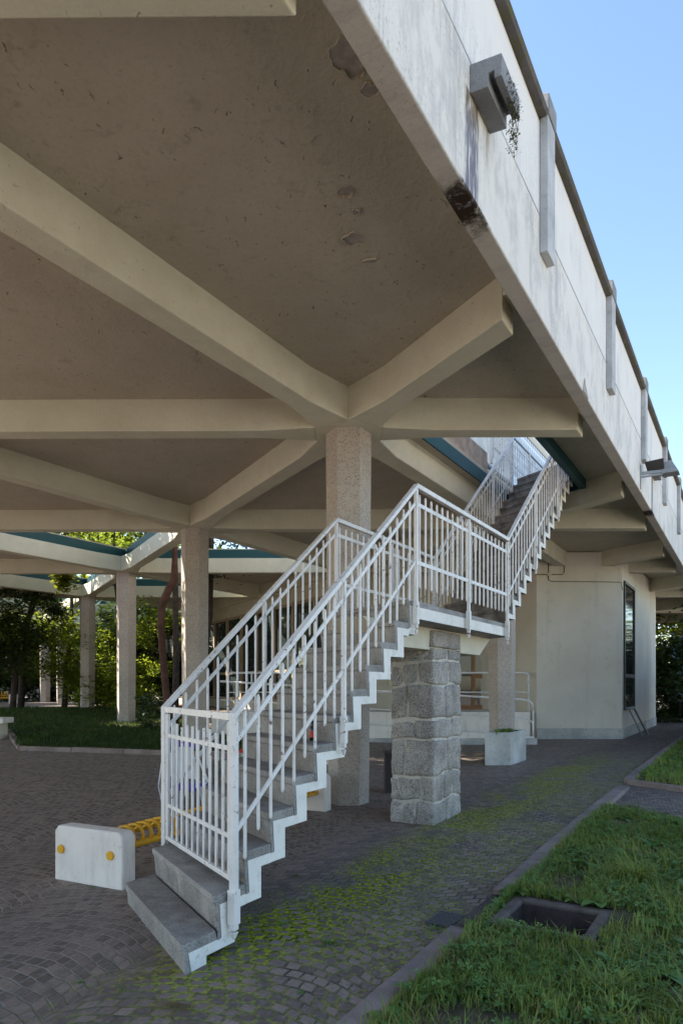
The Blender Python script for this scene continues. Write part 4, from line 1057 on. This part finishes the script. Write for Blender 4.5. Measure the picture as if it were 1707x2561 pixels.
# ------------------------------------------------------------------ rendered building under the canopy
YW = 18.73; XA, XB = 5.245, 7.536
blk = empty('rendered_building', (6.5, 19.5, EYE + zgxy(6.5, 19)), 'pale rendered building under the canopy with a dark corner window', 'building')
zb = zgxy(6.5, YW) - .1
c_l, c_r = Vector((XA, YW)), Vector((XB, YW - .02)); c_bl = c_l + C * 5.0; c_br = c_r + B * 7.6
MB().prism([V3(v, zb) for v in (c_l, c_r, c_br, Vector((c_bl.x, c_br.y)), c_bl)], (0, 0, ZS - .02 - zb)).build('wall', M['building_render'], blk)
pn = lambda a, b, o_: MB().prism([V3(a, zb), V3(b, zb), V3(b + o_, zb), V3(a + o_, zb)], (0, 0, .1 + .30))
pn(c_l + Vector((0, -.004)), c_r + Vector((.01, -.004)), Vector((0, -.02))).build('plinth', M['plinth_concrete'], blk, bevel=.006)
nB = Vector((B.y, -B.x))
pn(c_r + nB * .004 + B * .02, c_br + nB * .004, nB * .02).build('plinth', M['plinth_concrete'], blk)
w0, w1 = c_r + B * .22, c_r + B * 2.1
wz0, wz1 = -.60, 2.78
fr = MB()
for a, b, z0, z1 in ((w0, w0 + B * .07, wz0, wz1), (w1 - B * .07, w1, wz0, wz1), (w0, w1, wz1, wz1 + .07), (w0, w1, wz0 - .07, wz0), (w0 + B * .07, w1 - B * .07, .22, .32)):
    fr.prism([V3(a + nB * .002, z0), V3(b + nB * .002, z0), V3(b + nB * .05, z0), V3(a + nB * .05, z0)], (0, 0, z1 - z0))
fo = fr.build('window', M['dark_frame'], blk)
MB().prism([V3(w0 + nB * .004, wz0), V3(w1 + nB * .004, wz0), V3(w1 + nB * .015, wz0), V3(w0 + nB * .015, wz0)], (0, 0, wz1 - wz0)).build('pane', M['dark_glass'], fo)
# conduit and junction box
cy = YW - .022; cd = lambda u, v: Vector(((u - 853.5) / 1741 * cy, cy, EYE + (1715 - v) * cy / 1741))
MB().tube([cd(1338, 1437), cd(1405, 1437), cd(1410, 1432), cd(1411, 1380), cd(1416, 1377), cd(1545, 1377)], .011, 6).build('conduit', M['conduit_brown'], blk)
MB().tube([cd(1371, 1408), cd(1371, 1450), cd(1378, 1454), cd(1552, 1456), cd(1556, 1476)], .011, 6).build('conduit', M['conduit_brown'], blk)
MB().box(cd(1373, 1437), (.055, 0, 0), (0, .03, 0), (0, 0, .04)).build('junction_box', M['box_cream'], blk, bevel=.008)
pi_ = c_l + C * 1.5; nC = Vector((-C.y, C.x))
ic = MB(); ic.prism([V3(pi_ + nC * .003, .52), V3(pi_ + C * .32 + nC * .003, .52), V3(pi_ + C * .32 + nC * .06, .52), V3(pi_ + nC * .06, .52)], (0, 0, .42)); ic.build('intercom', M['box_cream'], blk, bevel=.012)
MB().prism([V3(pi_ + C * .08 + nC * .061, .68), V3(pi_ + C * .24 + nC * .061, .68), V3(pi_ + C * .24 + nC * .066, .68), V3(pi_ + C * .08 + nC * .066, .68)], (0, 0, .10)).build('speaker_grille', M['dark_frame'], blk)
# handrail down to the cellar by the side wall
hr = empty('cellar_handrail', (8.0, 18.6, EYE - 1.4), 'short grey metal handrail sloping down beside the dark side wall', 'handrail')
hp = c_r + nB * .10
MB().tube([V3(hp + B * .1, -.62), V3(hp + B * .75 + nB * .1, -.62), V3(hp + B * 1.5 + nB * .35, -1.38)], .03, 8).build('rail', M['grey_metal'], hr, smooth=True)
MB().tube([V3(hp + B * .6, -.66), V3(hp + B * 1.2 + nB * .25, -1.42)], .02, 8).build('post', M['grey_metal'], hr)

# back wall with doors
bw = empty('entrance_wall', (2.2, 21, EYE - .7), 'shaded entrance wall with wooden-framed glass doors behind the ramp', 'entrance')
zf_ = -.70; yb = 20.7
MB().prism([V3(Vector(v), zf_ - .9) for v in ((.35, yb), (c_bl.x + .6, yb), (c_bl.x + .6, yb + .2), (.35, yb + .2))], (0, 0, ZS - .02 - zf_ + .9)).build('wall', M['cream_wall'], bw)
def slabxz(x0, x1, y, d, z0, z1, mat, name, par): return MB().prism([Vector((x0, y, z0 + EYE)), Vector((x1, y, z0 + EYE)), Vector((x1, y - d, z0 + EYE)), Vector((x0, y - d, z0 + EYE))], (0, 0, z1 - z0)).build(name, M[mat], par)
dg = slabxz(3.15, 4.62, yb - .002, .02, zf_, 1.75, 'dark_glass', 'glass_door', bw)
for x in (3.15, 3.86, 4.54): slabxz(x, x + .10, yb - .024, .05, zf_, 1.75, 'door_wood', 'frame', dg)
slabxz(3.25, 4.54, yb - .024, .045, zf_, zf_ + .12, 'door_wood', 'bottom_rail', dg)
slabxz(3.96, 4.54, yb - .024, .045, .22, .40, 'door_wood', 'lock_rail', dg)
slabxz(2.35, 3.05, yb - .002, .04, zf_, 1.6, 'rail_white', 'panel_door', bw)
slabxz(1.4, 2.2, yb - .002, .03, .0, 1.6, 'window_glass', 'window', bw)

# ramp and platform
rp_ = empty('entrance_ramp', (2, 17.5, EYE + zgxy(2, 17.3)), 'cream-sided concrete ramp and platform in front of the entrance', 'ramp')
zr0 = zgxy(2, 17.3)
MB().prism([Vector((x, y, EYE + zr0 - .1)) for x, y in ((-3, 18.45), (5.0, 18.45), (4.1, 20.68), (-3, 20.68))], (0, 0, zf_ - zr0 + .1)).build('platform', M['bench_concrete'], rp_, bevel=.01)
mb = MB(); mb.loft([Vector((x, 17.15, EYE + z)) for x, z in ((-3.2, zr0 - .1), (4.75, zr0 - .1), (4.75, zr0 + .16), (-3.2, zr0 + .74))], [Vector((x, 17.33, EYE + z)) for x, z in ((-3.2, zr0 - .1), (4.75, zr0 - .1), (4.75, zr0 + .16), (-3.2, zr0 + .74))])
mb.build('side_wall', M['bench_concrete'], rp_, bevel=.01)
mb = MB(); mb.loft([Vector((x, 17.331, EYE + z)) for x, z in ((-3.2, zr0 - .1), (4.7, zr0 - .1), (4.7, zr0 + .02), (-3.2, zr0 + .60))], [Vector((x, 18.44, EYE + z)) for x, z in ((-3.2, zr0 - .1), (4.7, zr0 - .1), (4.7, zr0 + .02), (-3.2, zr0 + .60))])
mb.build('slope', M['plinth_concrete'], rp_)
MB().prism([Vector((x, y, EYE + zr0 - .1)) for x, y in ((-3.2, 17.08), (4.8, 17.08), (4.8, 17.148), (-3.2, 17.148))], (0, 0, .1 + .13)).build('plinth', M['plinth_concrete'], rp_)
def pipe_rail(pts_top, drop, posts, name, label, y):
    root = empty(name, (posts[0][0], y, EYE - 1.4), label, 'handrail', 'white tube handrails on the ramp')
    MB().tube([Vector((x, y, EYE + z)) for x, z in pts_top], .026, 8).build('handrail', M['rail_white'], root, smooth=True)
    MB().tube([Vector((x, y, EYE + z - drop)) for x, z in pts_top if x < posts[-1][0] + .02] , .016, 8).build('mid_rail', M['rail_white'], root, smooth=True)
    for x, z0, z1 in posts: MB().tube([Vector((x, y, EYE + z0)), Vector((x, y, EYE + z1))], .024, 8).build('post', M['rail_white'], root, smooth=True)
    return root
sl = (.74 - .16) / 7.95
fz = lambda x: -.34 + (4.45 - x) * .060
pipe_rail([(-3.0, fz(-3.0)), (4.45, fz(4.45)), (4.62, -.37), (4.72, -.45), (4.745, -.60)], .46, [(-2.6, zr0 + .6, fz(-2.6)), (-.2, zr0 + .5, fz(-.2)), (2.2, zr0 + .3, fz(2.2)), (4.745, zr0 + .0, -.58)], 'ramp_handrail', 'front white tube handrail sloping along the ramp wall', 17.24)
pipe_rail([(-3.0, .34), (4.88, .345), (4.97, .32), (5.0, .24)], .52, [(-2.4, zf_, .34), (.0, zf_, .34), (2.4, zf_, .34), (5.0, zf_, .26)], 'ramp_handrail', 'rear white tube handrail along the entrance platform', 18.62)

# glazed facade going back along the grid, left of the entrance
gf = empty('glazed_facade', V3(node(1, 1), -1.2), 'window wall in pale wooden frames behind the stairs', 'facade')
g0 = node(1, 1) + C * .35; nG = Vector((-C.y, C.x))
LG = 22.0; gz0 = -1.35
MB().prism([V3(g0, gz0 - .2), V3(g0 + C * LG, gz0 - .2), V3(g0 + C * LG - nG * .25, gz0 - .2), V3(g0 - nG * .25, gz0 - .2)], (0, 0, 1.0)).build('wall', M['cream_wall'], gf)
MB().prism([V3(g0, 2.75), V3(g0 + C * LG, 2.75), V3(g0 + C * LG - nG * .25, 2.75), V3(g0 - nG * .25, 2.75)], (0, 0, ZS - .02 - 2.75)).build('lintel', M['cream_wall'], gf)
k = 0.0
while k < LG - .2:
    Lw = 1.55; a = g0 + C * k; b = g0 + C * min(LG, k + Lw)
    wn_ = MB()
    wn_.prism([V3(a + nG * .001, gz0 + .8), V3(a + C * .12 + nG * .001, gz0 + .8), V3(a + C * .12 + nG * .09, gz0 + .8), V3(a + nG * .09, gz0 + .8)], (0, 0, 2.75 - gz0 - .8))
    for z in (gz0 + .802, .45, 2.64): wn_.prism([V3(a + C * .121, z), V3(b, z), V3(b + nG * .06, z), V3(a + C * .121 + nG * .06, z)], (0, 0, .09))
    w_ = wn_.build('window', M['light_wood'], gf)
    MB().prism([V3(a + C * .12 - nG * .03, gz0 + .8), V3(b - nG * .03, gz0 + .8), V3(b - nG * .015, gz0 + .8), V3(a + C * .12 - nG * .015, gz0 + .8)], (0, 0, 2.75 - gz0 - .8)).build('pane', M['window_glass'], w_)
    k += Lw
MB().prism([V3(g0 - nG * 2.2, gz0), V3(g0 + C * LG - nG * 2.2, gz0), V3(g0 + C * LG - nG * 2.4, gz0), V3(g0 - nG * 2.4, gz0)], (0, 0, 4.9)).build('inner_wall', M['cream_wall'], gf)

# ------------------------------------------------------------------ floodlight on the parapet
fl_ = empty('floodlight', W(FO, 12.55, 3.54), 'grey floodlight on a bracket fixed to the white parapet', 'floodlight')
MB().bar(W(FO + .003, 12.5, 3.53), W(FO + .42, 12.62, 3.55), .03, .05).build('arm', M['grey_metal'], fl_, bevel=.006)
MB().bar(W(FO + .003, 12.5, 3.47), W(FO + .34, 12.60, 3.50), .03, .03).build('brace', M['grey_metal'], fl_)
mb = MB(); mb.loft([W(FO + .10, 12.62, 3.56), W(FO + .36, 12.58, 3.56), W(FO + .36, 12.78, 3.58), W(FO + .10, 12.82, 3.58)], [W(FO + .06, 12.52, 3.72), W(FO + .36, 12.48, 3.73), W(FO + .34, 12.60, 3.73), W(FO + .08, 12.64, 3.72)]); mb.build('reflector', M['dark_frame'], fl_, bevel=.01)
mb = MB(); mb.loft([W(FO + .30, 12.56, 3.50), W(FO + .58, 12.56, 3.50), W(FO + .58, 12.84, 3.50), W(FO + .30, 12.84, 3.50)], [W(FO + .36, 12.60, 3.70), W(FO + .46, 12.60, 3.72), W(FO + .46, 12.76, 3.72), W(FO + .36, 12.76, 3.70)]); mb.build('housing', M['grey_metal'], fl_, bevel=.015)
MB().tube([W(FO + .012, 12.47, 3.26), W(FO + .012, 12.47, 3.66)], .010, 6).build('cable', M['grey_metal'], fl_)
# creeper on the spout
iv = MB(); rnd = random.Random(8); hub = W(FO + .20, 4.64, 3.98)
for k in range(620):
    f = rnd.random() ** .8
    if rnd.random() < .62: c = W(FO + .195 + abs(rnd.gauss(0, .022)), 4.46 + .34 * rnd.random() + .0, 4.05 - .14 * rnd.random() + rnd.gauss(0, .012)) if rnd.random() < .6 else W(FO + .20 + rnd.gauss(0, .02), 4.66 + rnd.gauss(0, .06), 3.99 - .10 * rnd.random())
    else: c = W(FO + .195 + rnd.gauss(0, .018), 4.70 + rnd.gauss(0, .028), 3.95 - .30 * f)
    a = rnd.uniform(0, 6.28); d = Vector((math.cos(a), math.sin(a), rnd.uniform(-.8, .4))).normalized() * rnd.uniform(.006, .013); s = d.orthogonal().normalized() * d.length * .7; o = len(iv.v)
    iv.v += [c - d, c + s, c + d, c - s]; iv.f.append((o, o + 1, o + 2, o + 3)); iv.m.append(0)
for k in range(9):
    iv.tube([W(FO + .19 + rnd.gauss(0, .01), 4.68 + rnd.gauss(0, .03), 4.0), W(FO + .2 + rnd.gauss(0, .015), 4.70 + rnd.gauss(0, .03), 3.82), W(FO + .195 + rnd.gauss(0, .02), 4.70 + rnd.gauss(0, .03), 3.64 + .1 * rnd.random())], .0012, 4)
tag(iv.build('creeper', M['ivy_leaf'], fix=False), 'small reddish-green creeper hanging from the concrete spout on the parapet', 'plant')

# ------------------------------------------------------------------ left garden
lz = lambda x, y: zgxy(x, y) + .05 + .03 * mnoise.noise(Vector((x * .5, y * .5, 1)))
LGC = [Vector((-6.25, 13.45)), Vector((-1.2, 13.40))]
mb = MB(); nx, ny = 34, 26
def lgp(i, j):
    y = 13.45 + (25.5 - 13.45) * j / ny; xl = -6.25 + (y - 13.45) * (C.x / C.y); xr = -1.2 - (y - 13.45) * .45; x = xl + (xr - xl) * i / nx
    return Vector((x, y, EYE + lz(x, y)))
for i in range(nx + 1):
    for j in range(ny + 1): mb.v.append(lgp(i, j))
for i in range(nx):
    for j in range(ny): mb.f.append((i * (ny + 1) + j, (i + 1) * (ny + 1) + j, (i + 1) * (ny + 1) + j + 1, i * (ny + 1) + j + 1)); mb.m.append(0)
tag(mb.build('lawn', M['lawn_soil'], smooth=True), kind='structure')
def lgarea(rnd):
    q = lgp(rnd.uniform(0, nx), (rnd.random() ** 1.3) * ny); return PT(q.x, q.y)
tag(tufts('grass', lgarea, 22000, .05, .11, M['shaded_grass'], lambda p, t_: lz(*(N * p + B * t_)), 21, .010), kind='stuff')
def kerbxy(a, b): kerb_line([PT(*a), PT(*b)], .12, .09)
kerbxy((-6.2, 13.40), (-1.2, 13.35)); kerbxy((-6.25 + 5.0 * C.x / C.y, 18.45), (-6.25, 13.45))
# low wall at the left edge
lwz = zgxy(-7.5, 15.3)
lo = empty('low_wall', (-7.7, 15.3, EYE + lwz), 'end of a low rendered wall with a flat cap at the left edge', 'wall')
MB().prism([Vector((x, y, EYE + lwz - .1)) for x, y in ((-9.5, 15.1), (-7.40, 15.1), (-7.40, 15.45), (-9.5, 15.45))], (0, 0, .44)).build('wall', M['cream_wall'], lo, bevel=.01)
MB().prism([Vector((x, y, EYE + lwz + .341)) for x, y in ((-9.5, 15.02), (-7.30, 15.02), (-7.30, 15.53), (-9.5, 15.53))], (0, 0, .12)).build('cap', M['bench_concrete'], lo, bevel=.012)

# ------------------------------------------------------------------ trees and shrubs
def leaves(mb, c, rad, n, size, seed, clumps=26, flat=.6, tight=.36, lo=-1):
    rnd = random.Random(seed); cl = []
    while len(cl) < clumps:
        v = Vector((rnd.uniform(-1, 1), rnd.uniform(-1, 1), rnd.uniform(lo, 1)))
        if .15 < v.length < 1: cl.append((Vector((v.x * rad[0], v.y * rad[1], v.z * rad[2])), rnd.uniform(.6, 1.3)))
    c = Vector(c); V = mb.v; F = mb.f; mr = min(rad)
    for k in range(n):
        cc, sz = cl[k % clumps]; gs = [max(-1.7, min(1.7, rnd.gauss(0, 1))) for _ in range(3)]; q = c + cc + Vector((gs[0], gs[1], gs[2] * flat)) * (mr * tight * sz)
        a = rnd.uniform(0, 6.28); d = Vector((math.cos(a), math.sin(a), rnd.uniform(-.9, .3))).normalized() * size * rnd.uniform(.6, 1.3)
        s = (Vector((-d.y, d.x, 0)).normalized() * math.cos(rnd.uniform(-.9, .9)) + Vector((0, 0, rnd.uniform(-.7, .7)))).normalized() * d.length * .42
        o = len(V); V += [q - d, q - d * .1 + s, q + d, q - d * .1 - s]; F.append((o, o + 1, o + 2, o + 3)); mb.m.append(0)
def tree(name, base, trunk, radii, crowns, leaf, bark, label, cat, group=None, limbs=(), seed=1, size=.06):
    b = Vector(base); root = empty(name, b, label, cat, group)
    mb = MB(); mb.tube([b + Vector(v) for v in trunk], radii, 10)
    rnd = random.Random(seed)
    for L in limbs: mb.tube([b + Vector(v) for v in L[0]], L[1], 7)
    mb.build('trunk', M[bark], root, smooth=True)
    mb = MB()
    for k, (c, r, n) in enumerate(crowns): leaves(mb, b + Vector(c), r, n, size, seed * 10 + k, clumps=max(10, int(22 * (r[0] + r[1]) / 3)))
    mb.build('crown', M[leaf], root, fix=False)
    return root
def gz(x, y): return zgxy(x, y) + EYE
# leaning trunk beside column 2: rises through the roof opening
def uvz(u, v, Y): return Vector(((u - 853.5) / 1741 * Y, Y, EYE + (1715 - v) * Y / 1741))
Yt = 17.6; pts = [uvz(419, 1850, Yt), uvz(417, 1750, Yt), uvz(407, 1640, Yt), uvz(402, 1560, Yt), uvz(406, 1510, Yt), uvz(420, 1478, Yt), uvz(435, 1448, Yt), uvz(437, 1400, Yt), uvz(436, 1340, Yt), uvz(425, 1230, Yt), uvz(400, 1120, Yt)]
base = pts[0]
tree('leaning_tree', base, [p - base for p in pts], [.11, .095, .09, .09, .095, .10, .085, .075, .07, .06, .03], [((-1.2, .6, 7.6), (2.6, 2.3, 1.3), 3400), ((-2.9, .8, 7.7), (1.9, 1.8, 1.0), 2200)], 'tree_leaf', 'bark_brown', 'tree with a smooth reddish leaning trunk close to the column at the lawn edge', 'tree', 'garden trees', limbs=[([(-.3, 0, 6.2), (-1.1, .4, 7.0), (-2.2, .6, 7.6)], [.05, .035, .015])], seed=3, size=.085)
Yt = 18.6; b0 = uvz(437, 1850, Yt)
tree('dark_tree', b0, [(0, 0, 0), (.02, .05, 2), (.0, .05, 4.5), (-.1, .1, 7)], [.10, .085, .075, .03], [((.1, .4, 6.9), (2.2, 2, 1.4), 2600)], 'tree_leaf', 'bark_dark', 'straight rough-barked tree just behind the leaning trunk', 'tree', 'garden trees', seed=5, size=.085)
Yt = 21.5; p3 = [uvz(492, 1800, Yt), uvz(497, 1700, Yt), uvz(508, 1620, Yt), uvz(519, 1540, Yt), uvz(522, 1450, Yt), uvz(524, 1380, Yt), uvz(530, 1250, Yt)]
tree('dark_tree', p3[0], [p - p3[0] for p in p3], [.20, .18, .16, .15, .14, .13, .06], [((.3, .3, 6.2), (2.6, 2.2, 1.5), 3000), ((.55, -.3, 4.65), (.55, .4, .3), 160)], 'dark_leaf', 'bark_dark', 'thick dark tree trunk right of the column at the lawn edge', 'tree', 'garden trees', seed=7, size=.09)
Yt = 23.5; b0 = uvz(318, 1800, Yt)
tree('slender_tree', b0, [(0, 0, 0), (-.1, 0, 2.0), (-.35, .1, 4.0), (-.55, .2, 5.2), (-.5, .3, 7)], [.08, .07, .06, .05, .02], [((-.4, .1, 6.6), (2.4, 2, 1.3), 2600)], 'tree_leaf', 'bark_dark', 'slender dark tree standing close behind the lawn column', 'tree', 'garden trees', seed=9, size=.09)
Yt = 27.; b0 = uvz(160, 1790, Yt)
tree('garden_tree', b0, [(0, 0, 0), (.1, 0, 2), (.3, 0, 3.6), (.2, .2, 6.5)], [.12, .10, .08, .03], [((-.9, -.3, 3.4), (2.0, 1.6, 1.0), 4600), ((.6, -.6, 2.6), (1.6, 1.2, 1.2), 3800), ((.2, .2, 7.2), (2.6, 2.2, 1.5), 2600)], 'tree_leaf', 'bark_dark', 'leafy small tree in front of the far columns left of the lawn', 'tree', 'garden trees', limbs=[([(.1, 0, 2.2), (-.7, 0, 2.9), (-1.4, -.2, 3.4)], [.06, .04, .02])], seed=11, size=.085)
b0 = uvz(30, 1800, 25.)
tree('garden_tree', b0, [(0, 0, 0), (.1, 0, 1.5), (0, 0, 3)], [.12, .1, .06], [((-.2, 0, 2.9), (1.7, 1.4, 1.25), 7500), ((.4, 0, 4.0), (1.6, 1.4, .8), 3500)], 'dark_leaf', 'bark_dark', 'dark dense evergreen at the left edge of the garden', 'tree', 'garden trees', seed=13, size=.085)
tree('shrub', uvz(95, 1770, 38.5), [(0, 0, 0), (.1, 0, 1.0)], [.05, .03], [((0, 0, 1.6), (3.4, 1.2, 1.7), 9000), ((-1.2, 0, 3.6), (3.0, 1.0, 1.2), 4500)], 'dark_leaf', 'bark_dark', 'wide dark shrub closing the view behind the far columns', 'shrub', 'garden shrubs', seed=14, size=.17)
tree('shrub', uvz(330, 1790, 30), [(0, 0, 0), (.1, 0, 1.0)], [.05, .03], [((0, 0, 1.7), (2.6, 1.2, 1.9), 9500), ((.4, 0, 3.9), (2.2, 1.1, 1.0), 4000)], 'dark_leaf', 'bark_dark', 'wide dark shrub deep in the garden behind the lawn column', 'shrub', 'garden shrubs', seed=16, size=.15)
tree('shrub', uvz(270, 1800, 26.5), [(0, 0, 0), (.1, 0, 1.0)], [.05, .03], [((0, 0, 1.5), (1.5, 1.2, 1.3), 4200), ((.2, 0, 3.2), (1.2, 1.0, .8), 1500)], 'tree_leaf', 'bark_dark', 'bushy green shrub between the lawn column and the one behind it', 'shrub', 'garden shrubs', seed=15, size=.095)
tree('shrub', uvz(365, 1810, 23.), [(0, 0, 0), (.1, 0, 1.2)], [.04, .02], [((0, 0, 1.6), (.95, .9, 1.5), 4200), ((-.1, .3, 3.4), (.9, .8, .8), 1800)], 'tree_leaf', 'bark_dark', 'tall light-catching shrub between the lawn column and the leaning trunk', 'shrub', 'garden shrubs', seed=17, size=.07)
tree('shrub', uvz(360, 1845, 18.6), [(0, 0, 0), (.05, 0, .5)], [.03, .015], [((0, 0, .55), (.5, .4, .55), 900)], 'glossy_leaf', 'bark_dark', 'low glossy shrub at the foot of the leaning trunk', 'shrub', 'garden shrubs', seed=19, size=.05)
tree('background_tree', (-23, 44, gz(-23, 44)), [(0, 0, 0), (0, 0, 3), (.3, 0, 7)], [.25, .2, .08], [((0, 0, 5), (5, 3.5, 4.2), 5200), ((4, 1, 3.5), (4, 3, 3), 3200)], 'dark_leaf', 'bark_dark', 'big dark tree filling the background behind the yellow bench', 'tree', 'background trees', seed=21, size=.32)
tree('background_tree', (-13.5, 42, gz(-13.5, 42)), [(0, 0, 0), (0, 0, 3), (.3, 0, 8)], [.25, .2, .08], [((0, 0, 7.5), (4.5, 3.5, 3.4), 4200), ((-.5, 0, 2.2), (3.2, 2.0, 1.9), 3600)], 'tree_leaf', 'bark_dark', 'leafy tree in the background behind the lawn columns', 'tree', 'background trees', seed=23, size=.30)
# crown over the courtyard opening, glowing in the sun
tree('courtyard_tree', (-12.2, 26.5, gz(-12.2, 26.5)), [(0, 0, 0), (.3, -.3, 3), (1.8, -1.9, 5.4), (3.2, -3.0, 7.4)], [.13, .12, .10, .05], [((4.6, -4.5, 7.3), (3.4, 2.6, 1.4), 9000), ((1.8, -3.9, 7.2), (2.6, 2.2, 1.2), 5000), ((6.6, -7.9, 7.2), (3.0, 2.2, 1.1), 6500), ((2.6, -9.1, 7.0), (2.6, 2.2, 1.0), 5000), ((6.4, -3.3, 7.7), (2.5, 2.2, 1.2), 5000), ((4.05, -5.9, 4.0), (.30, .30, .42), 460)], 'lime_leaf', 'bark_dark', 'tree whose sunlit yellow-green crown shows above the teal roof edges', 'tree', 'garden trees', limbs=[([(1.8, -1.9, 5.4), (3.6, -3.9, 6.3), (4.6, -5.2, 7.1)], [.07, .05, .02]), ([(1.8, -1.9, 5.4), (1.6, -3.2, 6.3), (1.0, -4.4, 7.0)], [.07, .05, .02]), ([(3.6, -3.9, 6.3), (5.0, -5.2, 6.7), (6.4, -6.8, 7.1)], [.045, .035, .02]), ([(4.6, -5.2, 7.1), (4.2, -5.8, 5.6), (4.05, -5.9, 4.3)], [.02, .015, .008])], seed=25, size=.10)
# right-hand side: glossy shrub close to the frame edge, hedge and sunlit tree beyond
tree('evergreen_shrub', (8.45, 14.9, gz(8.45, 14.9)), [(0, 0, -.1), (0, 0, 1.6)], [.06, .04], [((.35, 0, 2.2), (1.0, 1.2, 1.5), 7500), ((.45, .1, .7), (.95, 1.1, 1.0), 4500), ((2.1, .3, 2.2), (1.6, 1.6, 2.3), 6500)], 'glossy_leaf', 'bark_dark', 'glossy evergreen shrub at the right edge beside the building', 'shrub', seed=31, size=.075)
tree('dark_hedge', (13.4, 27.6, gz(13.4, 27.6)), [(0, 0, -.1), (0, 0, 1.5)], [.08, .05], [((-.3, 0, .7), (1.7, 1.0, 1.2), 9000), ((-.1, 0, 2.2), (1.6, 1.0, 1.1), 8000), ((2.4, 0, 1.6), (1.6, 1.1, 1.9), 7000)], 'dark_leaf', 'bark_dark', 'dark hedge closing the gap right of the building', 'hedge', seed=33, size=.085)
tree('sunlit_tree', (18.0, 37, gz(17.5, 36)), [(0, 0, 0), (0, 0, 3), (.2, 0, 6)], [.2, .16, .08], [((0, 0, 4.0), (4.0, 2.6, 3.6), 12000)], 'lime_leaf', 'bark_dark', 'sunlit yellow-green tree far beyond the dark hedge', 'tree', 'background trees', seed=35, size=.17)
tree('evergreen_shrub', (10.9, 18.2, gz(10.9, 18.2)), [(0, 0, -.1), (0, 0, 1.6)], [.06, .04], [((0, 0, 2.2), (1.3, 1.4, 1.7), 6000), ((.1, .1, .8), (1.3, 1.2, 1.0), 4000), ((2.2, 0, 2.4), (1.9, 1.9, 2.4), 7000)], 'glossy_leaf', 'bark_dark', 'second evergreen shrub, behind the glossy one at the right edge', 'shrub', seed=37, size=.085)
tree('evergreen_shrub', (12.6, 21.8, gz(12.6, 21.8)), [(0, 0, -.1), (0, 0, 1.6)], [.06, .04], [((0, 0, 2.1), (1.5, 1.5, 1.8), 6000), ((.1, .1, .8), (1.4, 1.2, 1.0), 4000)], 'dark_leaf', 'bark_dark', 'dark shrub between the evergreen and the hedge at the right edge', 'shrub', seed=39, size=.09)
tree('dark_hedge', (15.6, 31.5, gz(15.6, 31.5)), [(0, 0, -.1), (0, 0, 1.5)], [.08, .05], [((-.2, 0, .7), (2.0, .8, 1.1), 6500), ((.3, 0, 2.0), (2.0, .8, 1.0), 6000)], 'dark_leaf', 'bark_dark', 'rear row of dark hedge closing the gap beyond the nearer hedge', 'hedge', seed=41, size=.12)
# pale building far behind the garden
fb = empty('far_building', (-18, 58, EYE), 'pale building glimpsed through the foliage behind the garden', 'building')
MB().prism([Vector((x, y, EYE - 1.5)) for x, y in ((-48, 56), (2, 56), (2, 64), (-48, 64))], (0, 0, 7.5)).build('wall', M['far_facade'], fb)
for k in range(14): MB().prism([Vector((x, y, EYE + .2)) for x, y in ((-46 + k * 3.4, 55.9), (-44.4 + k * 3.4, 55.9), (-44.4 + k * 3.4, 55.998), (-46 + k * 3.4, 55.998))], (0, 0, 2.2)).build('window', M['dark_glass'], fb)
